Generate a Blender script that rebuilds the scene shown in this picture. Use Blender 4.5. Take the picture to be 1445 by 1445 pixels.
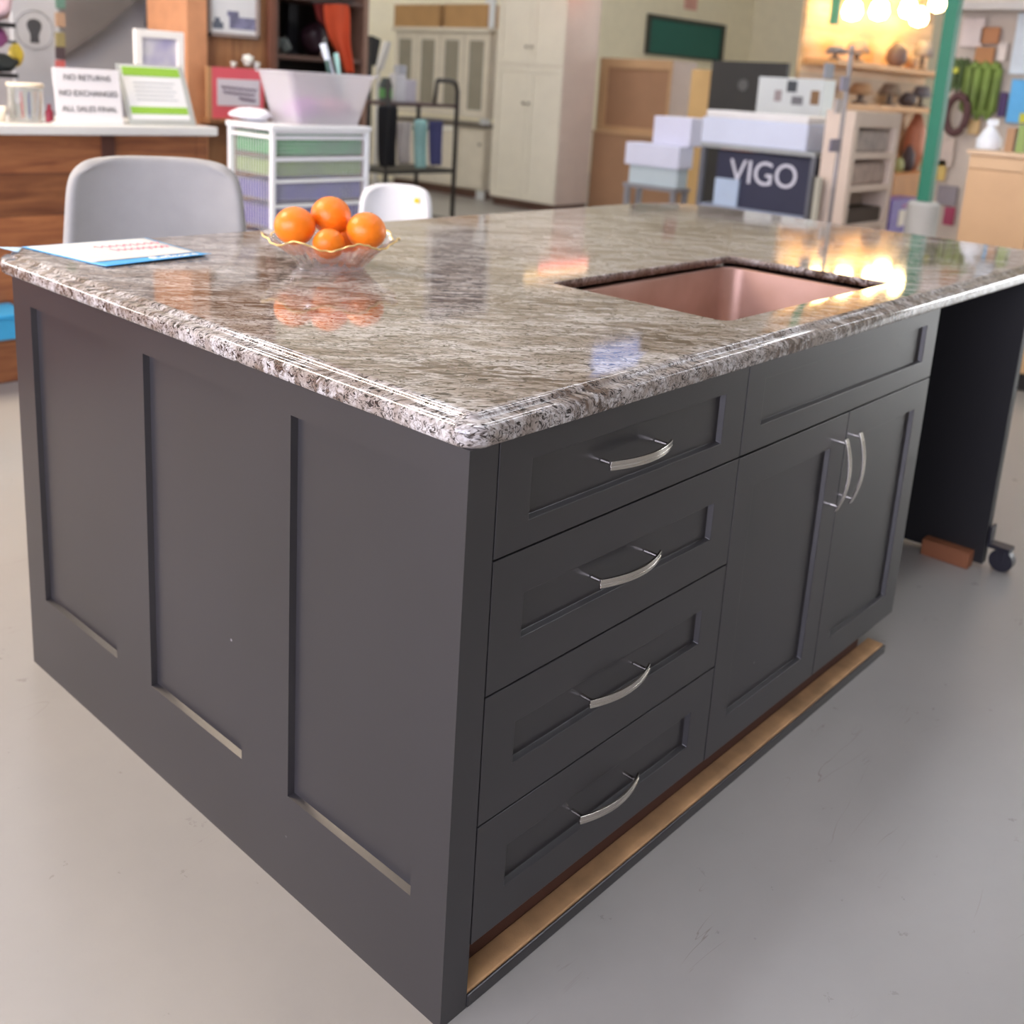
import bpy, bmesh, math, random
from mathutils import Matrix, Vector, Euler
random.seed(7)
PI = math.pi
scn = bpy.context.scene
COL = scn.collection
for o in list(bpy.data.objects): bpy.data.objects.remove(o)

# ------------------------------------------------------------------ camera
CAM = Vector((-0.8763, -0.8385, 1.3159)); ROT = Euler((1.3279, -0.0592, -0.8306), 'XYZ')
FPX, PPX, PPY = 1475.19, 725.43, 483.25
cd = bpy.data.cameras.new('camera'); cam = bpy.data.objects.new('camera', cd); COL.objects.link(cam)
cam.location = CAM; cam.rotation_euler = ROT
cd.sensor_width = 36; cd.lens = FPX/1445*36
cd.shift_x = (722.5-PPX)/1445; cd.shift_y = (PPY-722.5)/1445
cd.clip_start = .02
cd.dof.use_dof = True; cd.dof.focus_distance = 1.5; cd.dof.aperture_fstop = 4.0
scn.camera = cam
# ------------------------------------------------------------------ exposure, world
scn.view_settings.view_transform = 'Standard'; scn.view_settings.look = 'None'
scn.view_settings.gamma = 1; scn.view_settings.exposure = 0.0
wd = bpy.data.worlds.new('world'); scn.world = wd; wd.use_nodes = True
wd.node_tree.nodes['Background'].inputs[0].default_value = (.75, .82, 1, 1)
wd.node_tree.nodes['Background'].inputs[1].default_value = 1.0
TUBE = 21.0      # ceiling fixtures
DAY_L = 12.0      # window in the left wall
DAY_F = 0.4      # window in the front wall
FILL_R = 12.0       # unseen window added in the right wall for door gloss
FILL_B = 9.0       # unseen window added far left in the back wall for brightness
WARM = 150       # added lamp that warms the floor by the service desk
def area(name, loc, target, sx, sy, power, col):
    l = bpy.data.lights.new(name, 'AREA'); l.shape = 'RECTANGLE'; l.size = sx; l.size_y = sy; l.energy = power; l.color = col
    o = bpy.data.objects.new(name, l); COL.objects.link(o); o.location = loc
    o.rotation_euler = (Vector(target)-Vector(loc)).to_track_quat('-Z', 'Y').to_euler()
    return o
area('warm_fill_light', (-.7, 3.1, 3.3), (-.3, 2.9, 0), 1.6, .5, WARM, (1, .80, .60))  # added lamp without a fixture, warms the floor at left

# ------------------------------------------------------------------ pixel -> world on a real plane
RM = ROT.to_matrix()
def ray(x, y): return RM @ Vector(((x-PPX)/FPX, -(y-PPY)/FPX, -1))
def onY(x, y, Y): d = ray(x, y); return CAM + d*((Y-CAM.y)/d.y)
def onX(x, y, X): d = ray(x, y); return CAM + d*((X-CAM.x)/d.x)
def RY(x0, x1, y0, y1, Y):      # rectangle facing -y : returns world x0,x1,z0,z1
    xm, ym = (x0+x1)/2, (y0+y1)/2
    return onY(x0, ym, Y).x, onY(x1, ym, Y).x, onY(xm, y1, Y).z, onY(xm, y0, Y).z
def RX(x0, x1, y0, y1, X):      # rectangle facing -x : returns world y0(<)y1, z0, z1
    xm, ym = (x0+x1)/2, (y0+y1)/2
    return onX(x1, ym, X).y, onX(x0, ym, X).y, onX(xm, y1, X).z, onX(xm, y0, X).z

# ------------------------------------------------------------------ materials
def lin(h):
    r = [int(h[i:i+2], 16)/255 for i in (0, 2, 4)]
    return tuple(c/12.92 if c <= .04045 else ((c+.055)/1.055)**2.4 for c in r)+(1,)
MC = {}
def mat(h, rough=.5, metal=0, emit=0, trans=0, alpha=1, ior=1.45, var=.06, bump=0, scale=20, spec=.5, sheen=0):
    key = (h, rough, metal, emit, trans, alpha, var, bump, scale, spec)
    if key in MC: return MC[key]
    m = bpy.data.materials.new('m_'+h); m.use_nodes = True; nt = m.node_tree; b = nt.nodes['Principled BSDF']
    c = lin(h)
    tc = nt.nodes.new('ShaderNodeTexCoord'); nz = nt.nodes.new('ShaderNodeTexNoise'); nz.inputs['Scale'].default_value = scale*.3; nz.inputs['Detail'].default_value = 4
    nt.links.new(tc.outputs['Object'], nz.inputs['Vector'])
    rp = nt.nodes.new('ShaderNodeValToRGB'); rp.color_ramp.elements[0].position = .3; rp.color_ramp.elements[1].position = .7
    rp.color_ramp.elements[0].color = tuple(v*(1-var) for v in c[:3])+(1,); rp.color_ramp.elements[1].color = tuple(min(1, v*(1+var)) for v in c[:3])+(1,)
    nt.links.new(nz.outputs['Fac'], rp.inputs['Fac']); nt.links.new(rp.outputs['Color'], b.inputs['Base Color'])
    b.inputs['Roughness'].default_value = rough; b.inputs['Metallic'].default_value = metal
    b.inputs['Specular IOR Level'].default_value = spec; b.inputs['IOR'].default_value = ior
    b.inputs['Transmission Weight'].default_value = trans; b.inputs['Alpha'].default_value = alpha
    if emit: b.inputs['Emission Color'].default_value = c; b.inputs['Emission Strength'].default_value = emit
    if bump:
        n2 = nt.nodes.new('ShaderNodeTexNoise'); n2.inputs['Scale'].default_value = scale*8; nt.links.new(tc.outputs['Object'], n2.inputs['Vector'])
        bp = nt.nodes.new('ShaderNodeBump'); bp.inputs['Strength'].default_value = bump; bp.inputs['Distance'].default_value = .002
        nt.links.new(n2.outputs['Fac'], bp.inputs['Height']); nt.links.new(bp.outputs['Normal'], b.inputs['Normal'])
    MC[key] = m; return m
def nodes(name):
    m = bpy.data.materials.new(name); m.use_nodes = True; nt = m.node_tree
    return m, nt, nt.nodes['Principled BSDF'], nt.links.new
def nn(nt, t, **kw):
    n = nt.nodes.new(t)
    for k, v in kw.items():
        if k.startswith('i_'): n.inputs[k[2:].replace('_', ' ')].default_value = v
        else: setattr(n, k, v)
    return n
def ramp(nt, pts):
    r = nt.nodes.new('ShaderNodeValToRGB'); e = r.color_ramp.elements
    while len(e) < len(pts): e.new(.5)
    for i, (p, c) in enumerate(pts): e[i].position = p; e[i].color = lin(c) if isinstance(c, str) else (c, c, c, 1)
    return r
def mix(nt, L, f, a, b, mode='MIX'):
    m = nt.nodes.new('ShaderNodeMix'); m.data_type = 'RGBA'; m.blend_type = mode
    for s, v in ((m.inputs[0], f), (m.inputs[6], a), (m.inputs[7], b)):
        if hasattr(v, 'links'): L(v, s)
        elif isinstance(v, str): s.default_value = lin(v)
        else: s.default_value = v
    return m.outputs[2]

def granite():
    m, nt, b, L = nodes('granite')
    tc = nn(nt, 'ShaderNodeTexCoord')
    rot = nn(nt, 'ShaderNodeMapping'); rot.inputs['Rotation'].default_value = (0, 0, .80); L(tc.outputs['Object'], rot.inputs['Vector'])
    wz = nn(nt, 'ShaderNodeTexNoise', i_Scale=9, i_Detail=3); L(rot.outputs[0], wz.inputs['Vector'])
    wa = nn(nt, 'ShaderNodeMixRGB', blend_type='LINEAR_LIGHT'); wa.inputs[0].default_value = .012; L(rot.outputs[0], wa.inputs[1]); L(wz.outputs['Color'], wa.inputs[2])
    def streak(sx, sy, sz, det, dist=.6):
        mp = nn(nt, 'ShaderNodeMapping'); mp.inputs['Scale'].default_value = (sx, sy, sz); L(wa.outputs[0], mp.inputs['Vector'])
        n = nn(nt, 'ShaderNodeTexNoise', i_Scale=1, i_Detail=det, i_Roughness=.6, i_Distortion=dist); L(mp.outputs[0], n.inputs['Vector']); return n.outputs['Fac']
    f1 = streak(34, 110, 100, 2, .8); f2 = streak(24, 80, 50, 2, .8); f3 = streak(10, 24, 16, 3, .4); f4 = streak(2.6, 6.5, 5, 3, .3); f5 = streak(70, 230, 130, 2, .5)
    base = mix(nt, L, f3, 'ded9d0', '9c958c'); 
    r3 = ramp(nt, [(.42, 0.), (.60, 1.)]); L(f3, r3.inputs[0])
    base = mix(nt, L, r3.outputs[0], 'c3bfbb', '988d83')
    r5 = ramp(nt, [(.46, 0.), (.62, .75)]); L(f5, r5.inputs[0])
    base = mix(nt, L, r5.outputs[0], base, '857b72')
    r4 = ramp(nt, [(.47, 0.), (.60, .9)]); L(f4, r4.inputs[0])
    r2 = ramp(nt, [(.44, 0.), (.58, 1.)]); L(f2, r2.inputs[0])
    mm = nn(nt, 'ShaderNodeMath', operation='MULTIPLY'); L(r4.outputs[0], mm.inputs[0]); L(r2.outputs[0], mm.inputs[1])
    base = mix(nt, L, mm.outputs[0], base, '5d4a3c')
    # short dark lines: narrow band of the streak noise
    a1 = nn(nt, 'ShaderNodeMath', operation='SUBTRACT'); L(f1, a1.inputs[0]); a1.inputs[1].default_value = .5
    a2 = nn(nt, 'ShaderNodeMath', operation='ABSOLUTE'); L(a1.outputs[0], a2.inputs[0])
    rl = ramp(nt, [(.012, 1.), (.042, 0.)]); L(a2.outputs[0], rl.inputs[0])
    rm = ramp(nt, [(.42, .35), (.54, 1.)]); L(f2, rm.inputs[0])
    ml = nn(nt, 'ShaderNodeMath', operation='MULTIPLY'); L(rl.outputs[0], ml.inputs[0]); L(rm.outputs[0], ml.inputs[1])
    base = mix(nt, L, ml.outputs[0], base, '2b221d')
    rd = ramp(nt, [(.60, 0.), (.65, 1.)]); L(f1, rd.inputs[0])
    base = mix(nt, L, rd.outputs[0], base, '2e2724')
    L(base, b.inputs['Base Color']); b.inputs['Roughness'].default_value = .055; b.inputs['IOR'].default_value = 1.62
    bp = nn(nt, 'ShaderNodeBump', i_Strength=.05, i_Distance=.0005); L(f2, bp.inputs['Height']); L(bp.outputs[0], b.inputs['Normal'])
    return m
def planks(name, c1, c2, dark, vertical=False, w=.16, knots=True, axis='x'):
    m, nt, b, L = nodes(name)
    tc = nn(nt, 'ShaderNodeTexCoord'); mp = nn(nt, 'ShaderNodeMapping'); L(tc.outputs['Object'], mp.inputs['Vector'])
    mp.inputs['Scale'].default_value = (9, 9, 1.2) if vertical else ((1.5, 1.5, 11))
    n = nn(nt, 'ShaderNodeTexNoise', i_Scale=2.0, i_Detail=6, i_Roughness=.6, i_Distortion=.8); L(mp.outputs[0], n.inputs['Vector'])
    r = ramp(nt, [(.3, c1), (.7, c2)]); L(n.outputs['Fac'], r.inputs[0]); out = r.outputs[0]
    sp = nn(nt, 'ShaderNodeSeparateXYZ'); L(tc.outputs['Object'], sp.inputs[0])
    co = sp.outputs['X' if vertical else 'Z']
    d = nn(nt, 'ShaderNodeMath', operation='DIVIDE'); L(co, d.inputs[0]); d.inputs[1].default_value = w
    fl = nn(nt, 'ShaderNodeMath', operation='FLOOR'); L(d.outputs[0], fl.inputs[0])
    wn = nn(nt, 'ShaderNodeTexWhiteNoise', noise_dimensions='1D'); L(fl.outputs[0], wn.inputs['W'])
    rv = ramp(nt, [(0, .55), (1, 1.)]); L(wn.outputs['Value'], rv.inputs[0])
    out = mix(nt, L, 1.0, out, rv.outputs[0], 'MULTIPLY')
    fr = nn(nt, 'ShaderNodeMath', operation='FRACT'); L(d.outputs[0], fr.inputs[0])
    rg = ramp(nt, [(0, 1.), (.035, 0.)]); L(fr.outputs[0], rg.inputs[0])
    out = mix(nt, L, rg.outputs[0], out, dark)
    if knots:
        v = nn(nt, 'ShaderNodeTexVoronoi', i_Scale=3.0); mk = nn(nt, 'ShaderNodeMapping'); mk.inputs['Scale'].default_value = (1, 1, 2.2); L(tc.outputs['Object'], mk.inputs[0]); L(mk.outputs[0], v.inputs['Vector'])
        rk = ramp(nt, [(.07, 1.), (.16, 0.)]); L(v.outputs['Distance'], rk.inputs[0]); out = mix(nt, L, rk.outputs[0], out, dark)
    L(out, b.inputs['Base Color']); b.inputs['Roughness'].default_value = .5
    return m
def concrete():
    m, nt, b, L = nodes('polished_concrete')
    tc = nn(nt, 'ShaderNodeTexCoord')
    n1 = nn(nt, 'ShaderNodeTexNoise', i_Scale=.9, i_Detail=7, i_Roughness=.62); L(tc.outputs['Object'], n1.inputs['Vector'])
    n2 = nn(nt, 'ShaderNodeTexNoise', i_Scale=14, i_Detail=6, i_Roughness=.7); L(tc.outputs['Object'], n2.inputs['Vector'])
    r = ramp(nt, [(.30, '97958f'), (.72, 'a09c95')]); L(n1.outputs['Fac'], r.inputs[0])
    r2 = ramp(nt, [(.3, .97), (.7, 1.)]); L(n2.outputs['Fac'], r2.inputs[0])
    out = mix(nt, L, 1., r.outputs[0], r2.outputs[0], 'MULTIPLY')
    # fine scratches
    mp = nn(nt, 'ShaderNodeMapping'); mp.inputs['Rotation'].default_value = (0, 0, .25); mp.inputs['Scale'].default_value = (1.1, 9, 1); L(tc.outputs['Object'], mp.inputs[0])
    n3 = nn(nt, 'ShaderNodeTexNoise', i_Scale=1.6, i_Detail=3, i_Distortion=.6); L(mp.outputs[0], n3.inputs['Vector'])
    a1 = nn(nt, 'ShaderNodeMath', operation='SUBTRACT'); L(n3.outputs['Fac'], a1.inputs[0]); a1.inputs[1].default_value = .565
    a2 = nn(nt, 'ShaderNodeMath', operation='ABSOLUTE'); L(a1.outputs[0], a2.inputs[0])
    rs = ramp(nt, [(.0, 1.), (.0022, 0.)]); L(a2.outputs[0], rs.inputs[0])
    nm = nn(nt, 'ShaderNodeTexNoise', i_Scale=3.2, i_Detail=2); L(tc.outputs['Object'], nm.inputs['Vector']); rmm = ramp(nt, [(.56, 0.), (.64, .6)]); L(nm.outputs['Fac'], rmm.inputs[0])
    ml = nn(nt, 'ShaderNodeMath', operation='MULTIPLY'); L(rs.outputs[0], ml.inputs[0]); L(rmm.outputs[0], ml.inputs[1])
    out = mix(nt, L, ml.outputs[0], out, '6a5a4e')
    # small chips
    v = nn(nt, 'ShaderNodeTexVoronoi', i_Scale=9); L(tc.outputs['Object'], v.inputs['Vector'])
    rk = ramp(nt, [(.012, .5), (.024, 0.)]); L(v.outputs['Distance'], rk.inputs[0]); out = mix(nt, L, rk.outputs[0], out, '7f7d7a')
    L(out, b.inputs['Base Color'])
    rr = ramp(nt, [(.3, .27), (.7, .31)]); L(n2.outputs['Fac'], rr.inputs[0]); L(rr.outputs[0], b.inputs['Roughness'])
    return m
def paint():
    m, nt, b, L = nodes('charcoal_cabinet_paint')
    tc = nn(nt, 'ShaderNodeTexCoord')
    n1 = nn(nt, 'ShaderNodeTexNoise', i_Scale=2, i_Detail=3); L(tc.outputs['Object'], n1.inputs['Vector'])
    r = ramp(nt, [(.3, '292728'), (.7, '2e2c2e')]); L(n1.outputs['Fac'], r.inputs[0])
    v = nn(nt, 'ShaderNodeTexVoronoi', i_Scale=11); L(tc.outputs['Object'], v.inputs['Vector'])
    rk = ramp(nt, [(.02, .8), (.035, 0.)]); L(v.outputs['Distance'], rk.inputs[0])
    n2 = nn(nt, 'ShaderNodeTexNoise', i_Scale=2.3, i_Detail=2); L(tc.outputs['Object'], n2.inputs['Vector']); r2 = ramp(nt, [(.55, 0.), (.62, 1.)]); L(n2.outputs['Fac'], r2.inputs[0])
    ml = nn(nt, 'ShaderNodeMath', operation='MULTIPLY'); L(rk.outputs[0], ml.inputs[0]); L(r2.outputs[0], ml.inputs[1])
    L(mix(nt, L, ml.outputs[0], r.outputs[0], '8d8a8c'), b.inputs['Base Color'])
    b.inputs['Roughness'].default_value = .31; b.inputs['Specular IOR Level'].default_value = .75
    n3 = nn(nt, 'ShaderNodeTexNoise', i_Scale=260, i_Detail=2); L(tc.outputs['Object'], n3.inputs['Vector'])
    bp = nn(nt, 'ShaderNodeBump', i_Strength=.06, i_Distance=.0006); L(n3.outputs['Fac'], bp.inputs['Height']); L(bp.outputs[0], b.inputs['Normal'])
    return m
GRAN = granite(); FLOOR = concrete(); PAINT = paint()
DESKW = planks('knotty_pine_planks', '7a4327', 'b27346', '3a1c12', False, .17)
COLW = planks('pine_boards', '8d5c3a', 'b98557', '54301d', True, .22)
RAWW = mat('b08a60', .7, var=.22, scale=60, bump=.2)
CHROME = mat('c9c4bd', .16, 1, var=.02)
DARKGAP = mat('0c0b0c', .8)
WHITE = mat('e9e9e8', .45, var=.02); OFFW = mat('cfc9bb', .5, var=.04); CREAMCAB = mat('d8d1c0', .45, var=.04)
BLACKM = mat('1e1d1e', .45)

# ------------------------------------------------------------------ mesh helpers
def new(): return bmesh.new()
def box(bm, x0, x1, y0, y1, z0, z1, M=None):
    if x0 > x1: x0, x1 = x1, x0
    if y0 > y1: y0, y1 = y1, y0
    if z0 > z1: z0, z1 = z1, z0
    vs = [bm.verts.new(((M or Matrix()) @ Vector(p))) for p in ((x0,y0,z0),(x1,y0,z0),(x1,y1,z0),(x0,y1,z0),(x0,y0,z1),(x1,y0,z1),(x1,y1,z1),(x0,y1,z1))]
    for f in ((0,3,2,1),(4,5,6,7),(0,1,5,4),(1,2,6,5),(2,3,7,6),(3,0,4,7)): bm.faces.new([vs[i] for i in f])
    return bm
def rings(bm, rs, cap=True, closed=True):
    vr = [[bm.verts.new(p) for p in r] for r in rs]; n = len(rs[0])
    for a, b in zip(vr, vr[1:]):
        for i in range(n if closed else n-1):
            j = (i+1) % n; bm.faces.new((a[i], a[j], b[j], b[i]))
    if cap: bm.faces.new(vr[0][::-1]); bm.faces.new(vr[-1])
    return vr
def tube(bm, pts, r, n=10, cap=True):
    pts = [Vector(p) for p in pts]; rs = []
    for i, p in enumerate(pts):
        d = (pts[min(i+1, len(pts)-1)]-pts[max(i-1, 0)]).normalized()
        up = Vector((0, 0, 1)) if abs(d.z) < .9 else Vector((1, 0, 0))
        a = d.cross(up).normalized(); b = d.cross(a)
        rr = r[i] if isinstance(r, (list, tuple)) else r
        rs.append([p+a*rr*math.cos(2*PI*k/n)+b*rr*math.sin(2*PI*k/n) for k in range(n)])
    rings(bm, rs, cap); return bm
def lathe(bm, prof, c, n=32, cap=True, fn=None):
    rs = []
    for r, z in prof:
        ring = []
        for k in range(n):
            a = 2*PI*k/n; rr, zz = (fn(r, z, a) if fn else (r, z))
            ring.append(Vector((c[0]+rr*math.cos(a), c[1]+rr*math.sin(a), c[2]+zz)))
        rs.append(ring)
    rings(bm, rs, cap); return bm
def prism(bm, pts, d):
    a = [bm.verts.new(p) for p in pts]; b = [bm.verts.new(Vector(p)+Vector(d)) for p in pts]; n = len(pts)
    bm.faces.new(a); bm.faces.new(b[::-1])
    for i in range(n): bm.faces.new((a[i], b[i], b[(i+1) % n], a[(i+1) % n]))
    return bm
def sphere(bm, c, r, sx=1, sy=1, sz=1, n=20):
    bmesh.ops.create_uvsphere(bm, u_segments=n, v_segments=n//2, radius=r, matrix=Matrix.Translation(c) @ Matrix.Diagonal((sx, sy, sz, 1))); return bm
def obj(name, bm, m, parent=None, smooth=False, bevel=0, solid=0, sub=0, label=None):
    bmesh.ops.recalc_face_normals(bm, faces=bm.faces)
    me = bpy.data.meshes.new(name); bm.to_mesh(me); bm.free()
    for mm in (m if isinstance(m, (list, tuple)) else [m]): me.materials.append(mm)
    o = bpy.data.objects.new(name, me); COL.objects.link(o)
    if parent:
        o.parent = parent; p = parent; M = Matrix()
        while p: M = Matrix.LocRotScale(p.location, p.rotation_euler, None) @ M if p.parent is None else M; p = p.parent
        if parent.parent is None: o.matrix_parent_inverse = M.inverted()
    if smooth:
        for f in me.polygons: f.use_smooth = True
    if bevel:
        b = o.modifiers.new('bevel', 'BEVEL'); b.width = bevel; b.segments = 2; b.limit_method = 'ANGLE'; b.angle_limit = math.radians(40)
    if solid: s = o.modifiers.new('solid', 'SOLIDIFY'); s.thickness = solid; s.offset = 0
    if sub: s = o.modifiers.new('sub', 'SUBSURF'); s.levels = sub; s.render_levels = sub
    if label: o['label'] = label
    return o
def tag(o, label, cat, group=None, kind=None):
    o['label'] = label; o['category'] = cat
    if group: o['group'] = group
    if kind: o['kind'] = kind
    return o
def thing(name, label, cat, loc=(0, 0, 0), rz=0, group=None):
    o = bpy.data.objects.new(name, None); COL.objects.link(o); o.location = loc; o.rotation_euler = (0, 0, rz); o.empty_display_size = .05
    return tag(o, label, cat, group)
def struct(name, bm, m):
    o = obj(name, bm, m); o['kind'] = 'structure'; return o
def B(name, m, x0, x1, y0, y1, z0, z1, parent=None, bevel=.002, label=None):
    return obj(name, box(new(), x0, x1, y0, y1, z0, z1), m, parent, bevel=bevel, label=label)
def text(name, s, size, loc, rot, m, parent, ext=.0008, ax='CENTER', sx=1):
    c = bpy.data.curves.new(name, 'FONT'); c.body = s; c.size = size; c.extrude = ext; c.align_x = ax; c.align_y = 'CENTER'
    t = bpy.data.objects.new('tmp', c); COL.objects.link(t)
    me = bpy.data.meshes.new_from_object(t); bpy.data.objects.remove(t)
    me.transform(Matrix.LocRotScale(loc, Euler(rot), None) @ Matrix.Diagonal((sx, 1, 1, 1)))
    me.materials.clear(); me.materials.append(m); me.name = name
    o = bpy.data.objects.new(name, me); COL.objects.link(o)
    if parent:
        o.parent = parent
        if parent.parent is None: o.matrix_parent_inverse = Matrix.LocRotScale(parent.location, parent.rotation_euler, None).inverted()
    return o

# ================================================================== SETTING
X0, X1, Y0, Y1, ZC = -5.5, 17.0, -7.0, 9.6, 5.8
struct('floor', box(new(), X0, X1, Y0, Y1, -.1, 0), FLOOR)
struct('ceiling', box(new(), X0, X1, Y0, Y1, ZC, ZC+.1), mat('cbcac8', .8))
CREAM = mat('f2e9cc', .7, var=.03)


CREAMW = CREAM
def wall_hole(name, a0, a1, h0, h1, z0, z1, lo, hi, alongx):
    bm = new()
    for s0, s1, q0, q1 in ((lo, a0, 0, ZC), (a1, hi, 0, ZC), (a0, a1, 0, z0), (a0, a1, z1, ZC)):
        if alongx: box(bm, s0, s1, h0, h1, q0, q1)
        else: box(bm, h0, h1, s0, s1, q0, q1)
    return struct(name, bm, mat('d5d0c4' if name == 'wall_left' else '97938c', .7) if name not in ('wall_right', 'wall_back') else CREAM)
wall_hole('wall_left', -4.0, 3.4, X0-.15, X0, .5, 3.4, Y0, Y1, False)
wall_hole('wall_back', -5.2, -1.4, Y1, Y1+.15, .1, 2.9, X0, X1, True)
wall_hole('wall_front', 1.0, 5.5, Y0-.15, Y0, .9, 3.3, X0, X1, True)
wall_hole('wall_right', -6.6, -1.2, X1, X1+.15, .6, 3.4, Y0, Y1, False)
def window(n, axis, a0, a1, z0, z1, pos, strength, col):
    m = bpy.data.materials.new('sky_through_glass_%d' % n); m.use_nodes = True; b = m.node_tree.nodes['Principled BSDF']
    b.inputs['Base Color'].default_value = (.1, .1, .1, 1); b.inputs['Emission Color'].default_value = col+(1,); b.inputs['Emission Strength'].default_value = strength
    bm = new(); fr = new(); k = 4
    if axis == 'x': box(bm, pos-.06, pos-.05, a0, a1, z0, z1)
    else: box(bm, a0, a1, pos-.06, pos-.05, z0, z1)
    for i in range(k+1):
        a = a0+(a1-a0)*i/k
        if axis == 'x': box(fr, pos-.05, pos+.02, a-.04, a+.04, z0, z1)
        else: box(fr, a-.04, a+.04, pos-.05, pos+.02, z0, z1)
    for z in (z0, z1):
        if axis == 'x': box(fr, pos-.05, pos+.02, a0, a1, z-.04, z+.04)
        else: box(fr, a0, a1, pos-.05, pos+.02, z-.04, z+.04)
    w = struct('window_%d' % n, fr, mat('8c8c8a', .4)); p = obj('window_pane', bm, m, w); 
window(1, 'x', -4.0, 3.4, .5, 3.4, X0, DAY_L, (.80, .79, .98))
window(2, 'y', 1.0, 5.5, .9, 3.3, Y0, DAY_F, (.85, .92, 1))
m_ = bpy.data.materials.new('sky_through_glass_4'); m_.use_nodes = True; b_n = m_.node_tree.nodes['Principled BSDF']; b_n.inputs['Emission Color'].default_value = (1, .93, .86, 1); b_n.inputs['Emission Strength'].default_value = FILL_B
fr_ = new()
for i in range(4): box(fr_, -5.2+3.8*i/3-.04, -5.2+3.8*i/3+.04, Y1-.02, Y1+.05, .1, 2.9)
for z in (.1, 2.9): box(fr_, -5.2, -1.4, Y1-.02, Y1+.05, z-.04, z+.04)
w4 = struct('window_4', fr_, mat('8c8c8a', .4)); obj('window_pane', box(new(), -5.2, -1.4, Y1+.05, Y1+.06, .1, 2.9), m_, w4)  # unseen window added to brighten the end panel and floor at left
# unseen window added to give the door fronts a gloss gradient
m_ = bpy.data.materials.new('sky_through_glass_3'); m_.use_nodes = True; b_n = m_.node_tree.nodes['Principled BSDF']; b_n.inputs['Emission Color'].default_value = (.95, .98, 1, 1); b_n.inputs['Emission Strength'].default_value = FILL_R
fr_ = new()
for i in range(5): box(fr_, X1-.02, X1+.05, -6.6+5.4*i/4-.04, -6.6+5.4*i/4+.04, .6, 3.4)
for z in (.6, 3.4): box(fr_, X1-.02, X1+.05, -6.6, -1.2, z-.04, z+.04)
w3 = struct('window_3', fr_, mat('8c8c8a', .4)); obj('window_pane', box(new(), X1+.05, X1+.06, -6.6, -1.2, .6, 3.4), m_, w3)
TUBEM = mat('f3f6ff', .5, emit=TUBE)
for i, (x, y) in enumerate([(1.0, -.7), (2.9, -1.1), (4.8, -1.3), (8.8, -3.4), (12.0, -2.0), (1.4, 1.8), (5.0, 1.4), (8.6, 1.2), (1.4, 4.8), (5.0, 4.8), (8.4, 4.6), (11.0, 3.2), (-1.0, 7.4), (2.6, 7.4), (6.2, 7.2), (9.2, 6.8)]):  # unseen fixtures; first three added to brighten the floor before the drawers
    t = thing('ceiling_light', 'long white ceiling tube light in a plain housing, outside the picture, above the shop floor', 'ceiling light', (x, y, ZC), 0, 'ceiling tube lights')
    B('housing', WHITE, x-.75, x+.75, y-.18, y+.18, ZC-.06, ZC, t)
    B('diffuser', TUBEM, x-.72, x+.72, y-.13, y+.13, ZC-.075, ZC-.061, t, 0)

# ================================================================== ISLAND
H = .876; TOP = .916
def shaker_y(bm, x0, x1, z0, z1, rx0, rx1, rz0, rz1, y0=0, t=.02, rec=.010, ch=.0025):   # front facing -y
    O = [(x0, z0), (x1, z0), (x1, z1), (x0, z1)]; I = [(rx0, rz0), (rx1, rz0), (rx1, rz1), (rx0, rz1)]
    R = [(rx0+ch, rz0+ch), (rx1-ch, rz0+ch), (rx1-ch, rz1-ch), (rx0+ch, rz1-ch)]
    rs = [[Vector((a, y0+t, b)) for a, b in O], [Vector((a, y0, b)) for a, b in O], [Vector((a, y0, b)) for a, b in I], [Vector((a, y0+rec, b)) for a, b in R]]
    rings(bm, rs, True)
def pull(parent, cx, cz, vertical=False, yb=.009):
    bm = new(); n = 18; rs = []
    for i in range(n+1):
        s = -1+2*i/n; a = s*.078; d = -(.012+.016*(1-s*s))
        sl = math.atan(2*.016*s/.078*1.0)     # slope of the bow
        nx, ny = -math.sin(sl), -math.cos(sl)   # outward normal (towards -y)
        hh = .0068
        prof = [(0, -hh), (.0042, -hh), (.0042, -.0016), (.0034, -.0013), (.0034, .0013), (.0042, .0016), (.0042, hh), (0, hh)]
        ring = []
        for t, z in prof:
            P = (a+nx*t*-1 if False else a-nx*t*0, d+ny*t, z)
            ring.append(P)
        rs.append([Vector((p[0], p[1], p[2])) for p in ring])
    if vertical: rs = [[Vector((p.z, p.y, p.x)) for p in r] for r in rs]
    rs = [[p+Vector((cx, 0, cz)) for p in r] for r in rs]
    rings(bm, rs, True)
    for s in (-1, 1):
        a = s*.068; p = Vector((0, 0, a)) if vertical else Vector((a, 0, 0)); c = Vector((cx, 0, cz))+p
        tube(bm, [c+Vector((0, yb, 0)), c+Vector((0, -.0145, 0))], [.0036, .0030], 10)
    h = obj('handle', bm, CHROME, None, bevel=.0006, label='brushed chrome bow handle')
    for f in h.data.polygons: f.use_smooth = False
    h.parent = parent
    return h
g = .0015
# end panel with three recessed panels, facing -x
W = 1.3134
ep = thing('end_panel', 'dark charcoal end panel with three tall recessed shaker fields, left end of the island', 'panel', (0, .6, 0))
bm = new()
cells_y = [(.0725, .366), (.496, .793), (.923, 1.235)]
def q(bm, p): bm.faces.new([bm.verts.new(v) for v in p])
ys = [0]+[v for c in cells_y for v in c]+[W]; zr = (.181, .826)
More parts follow.
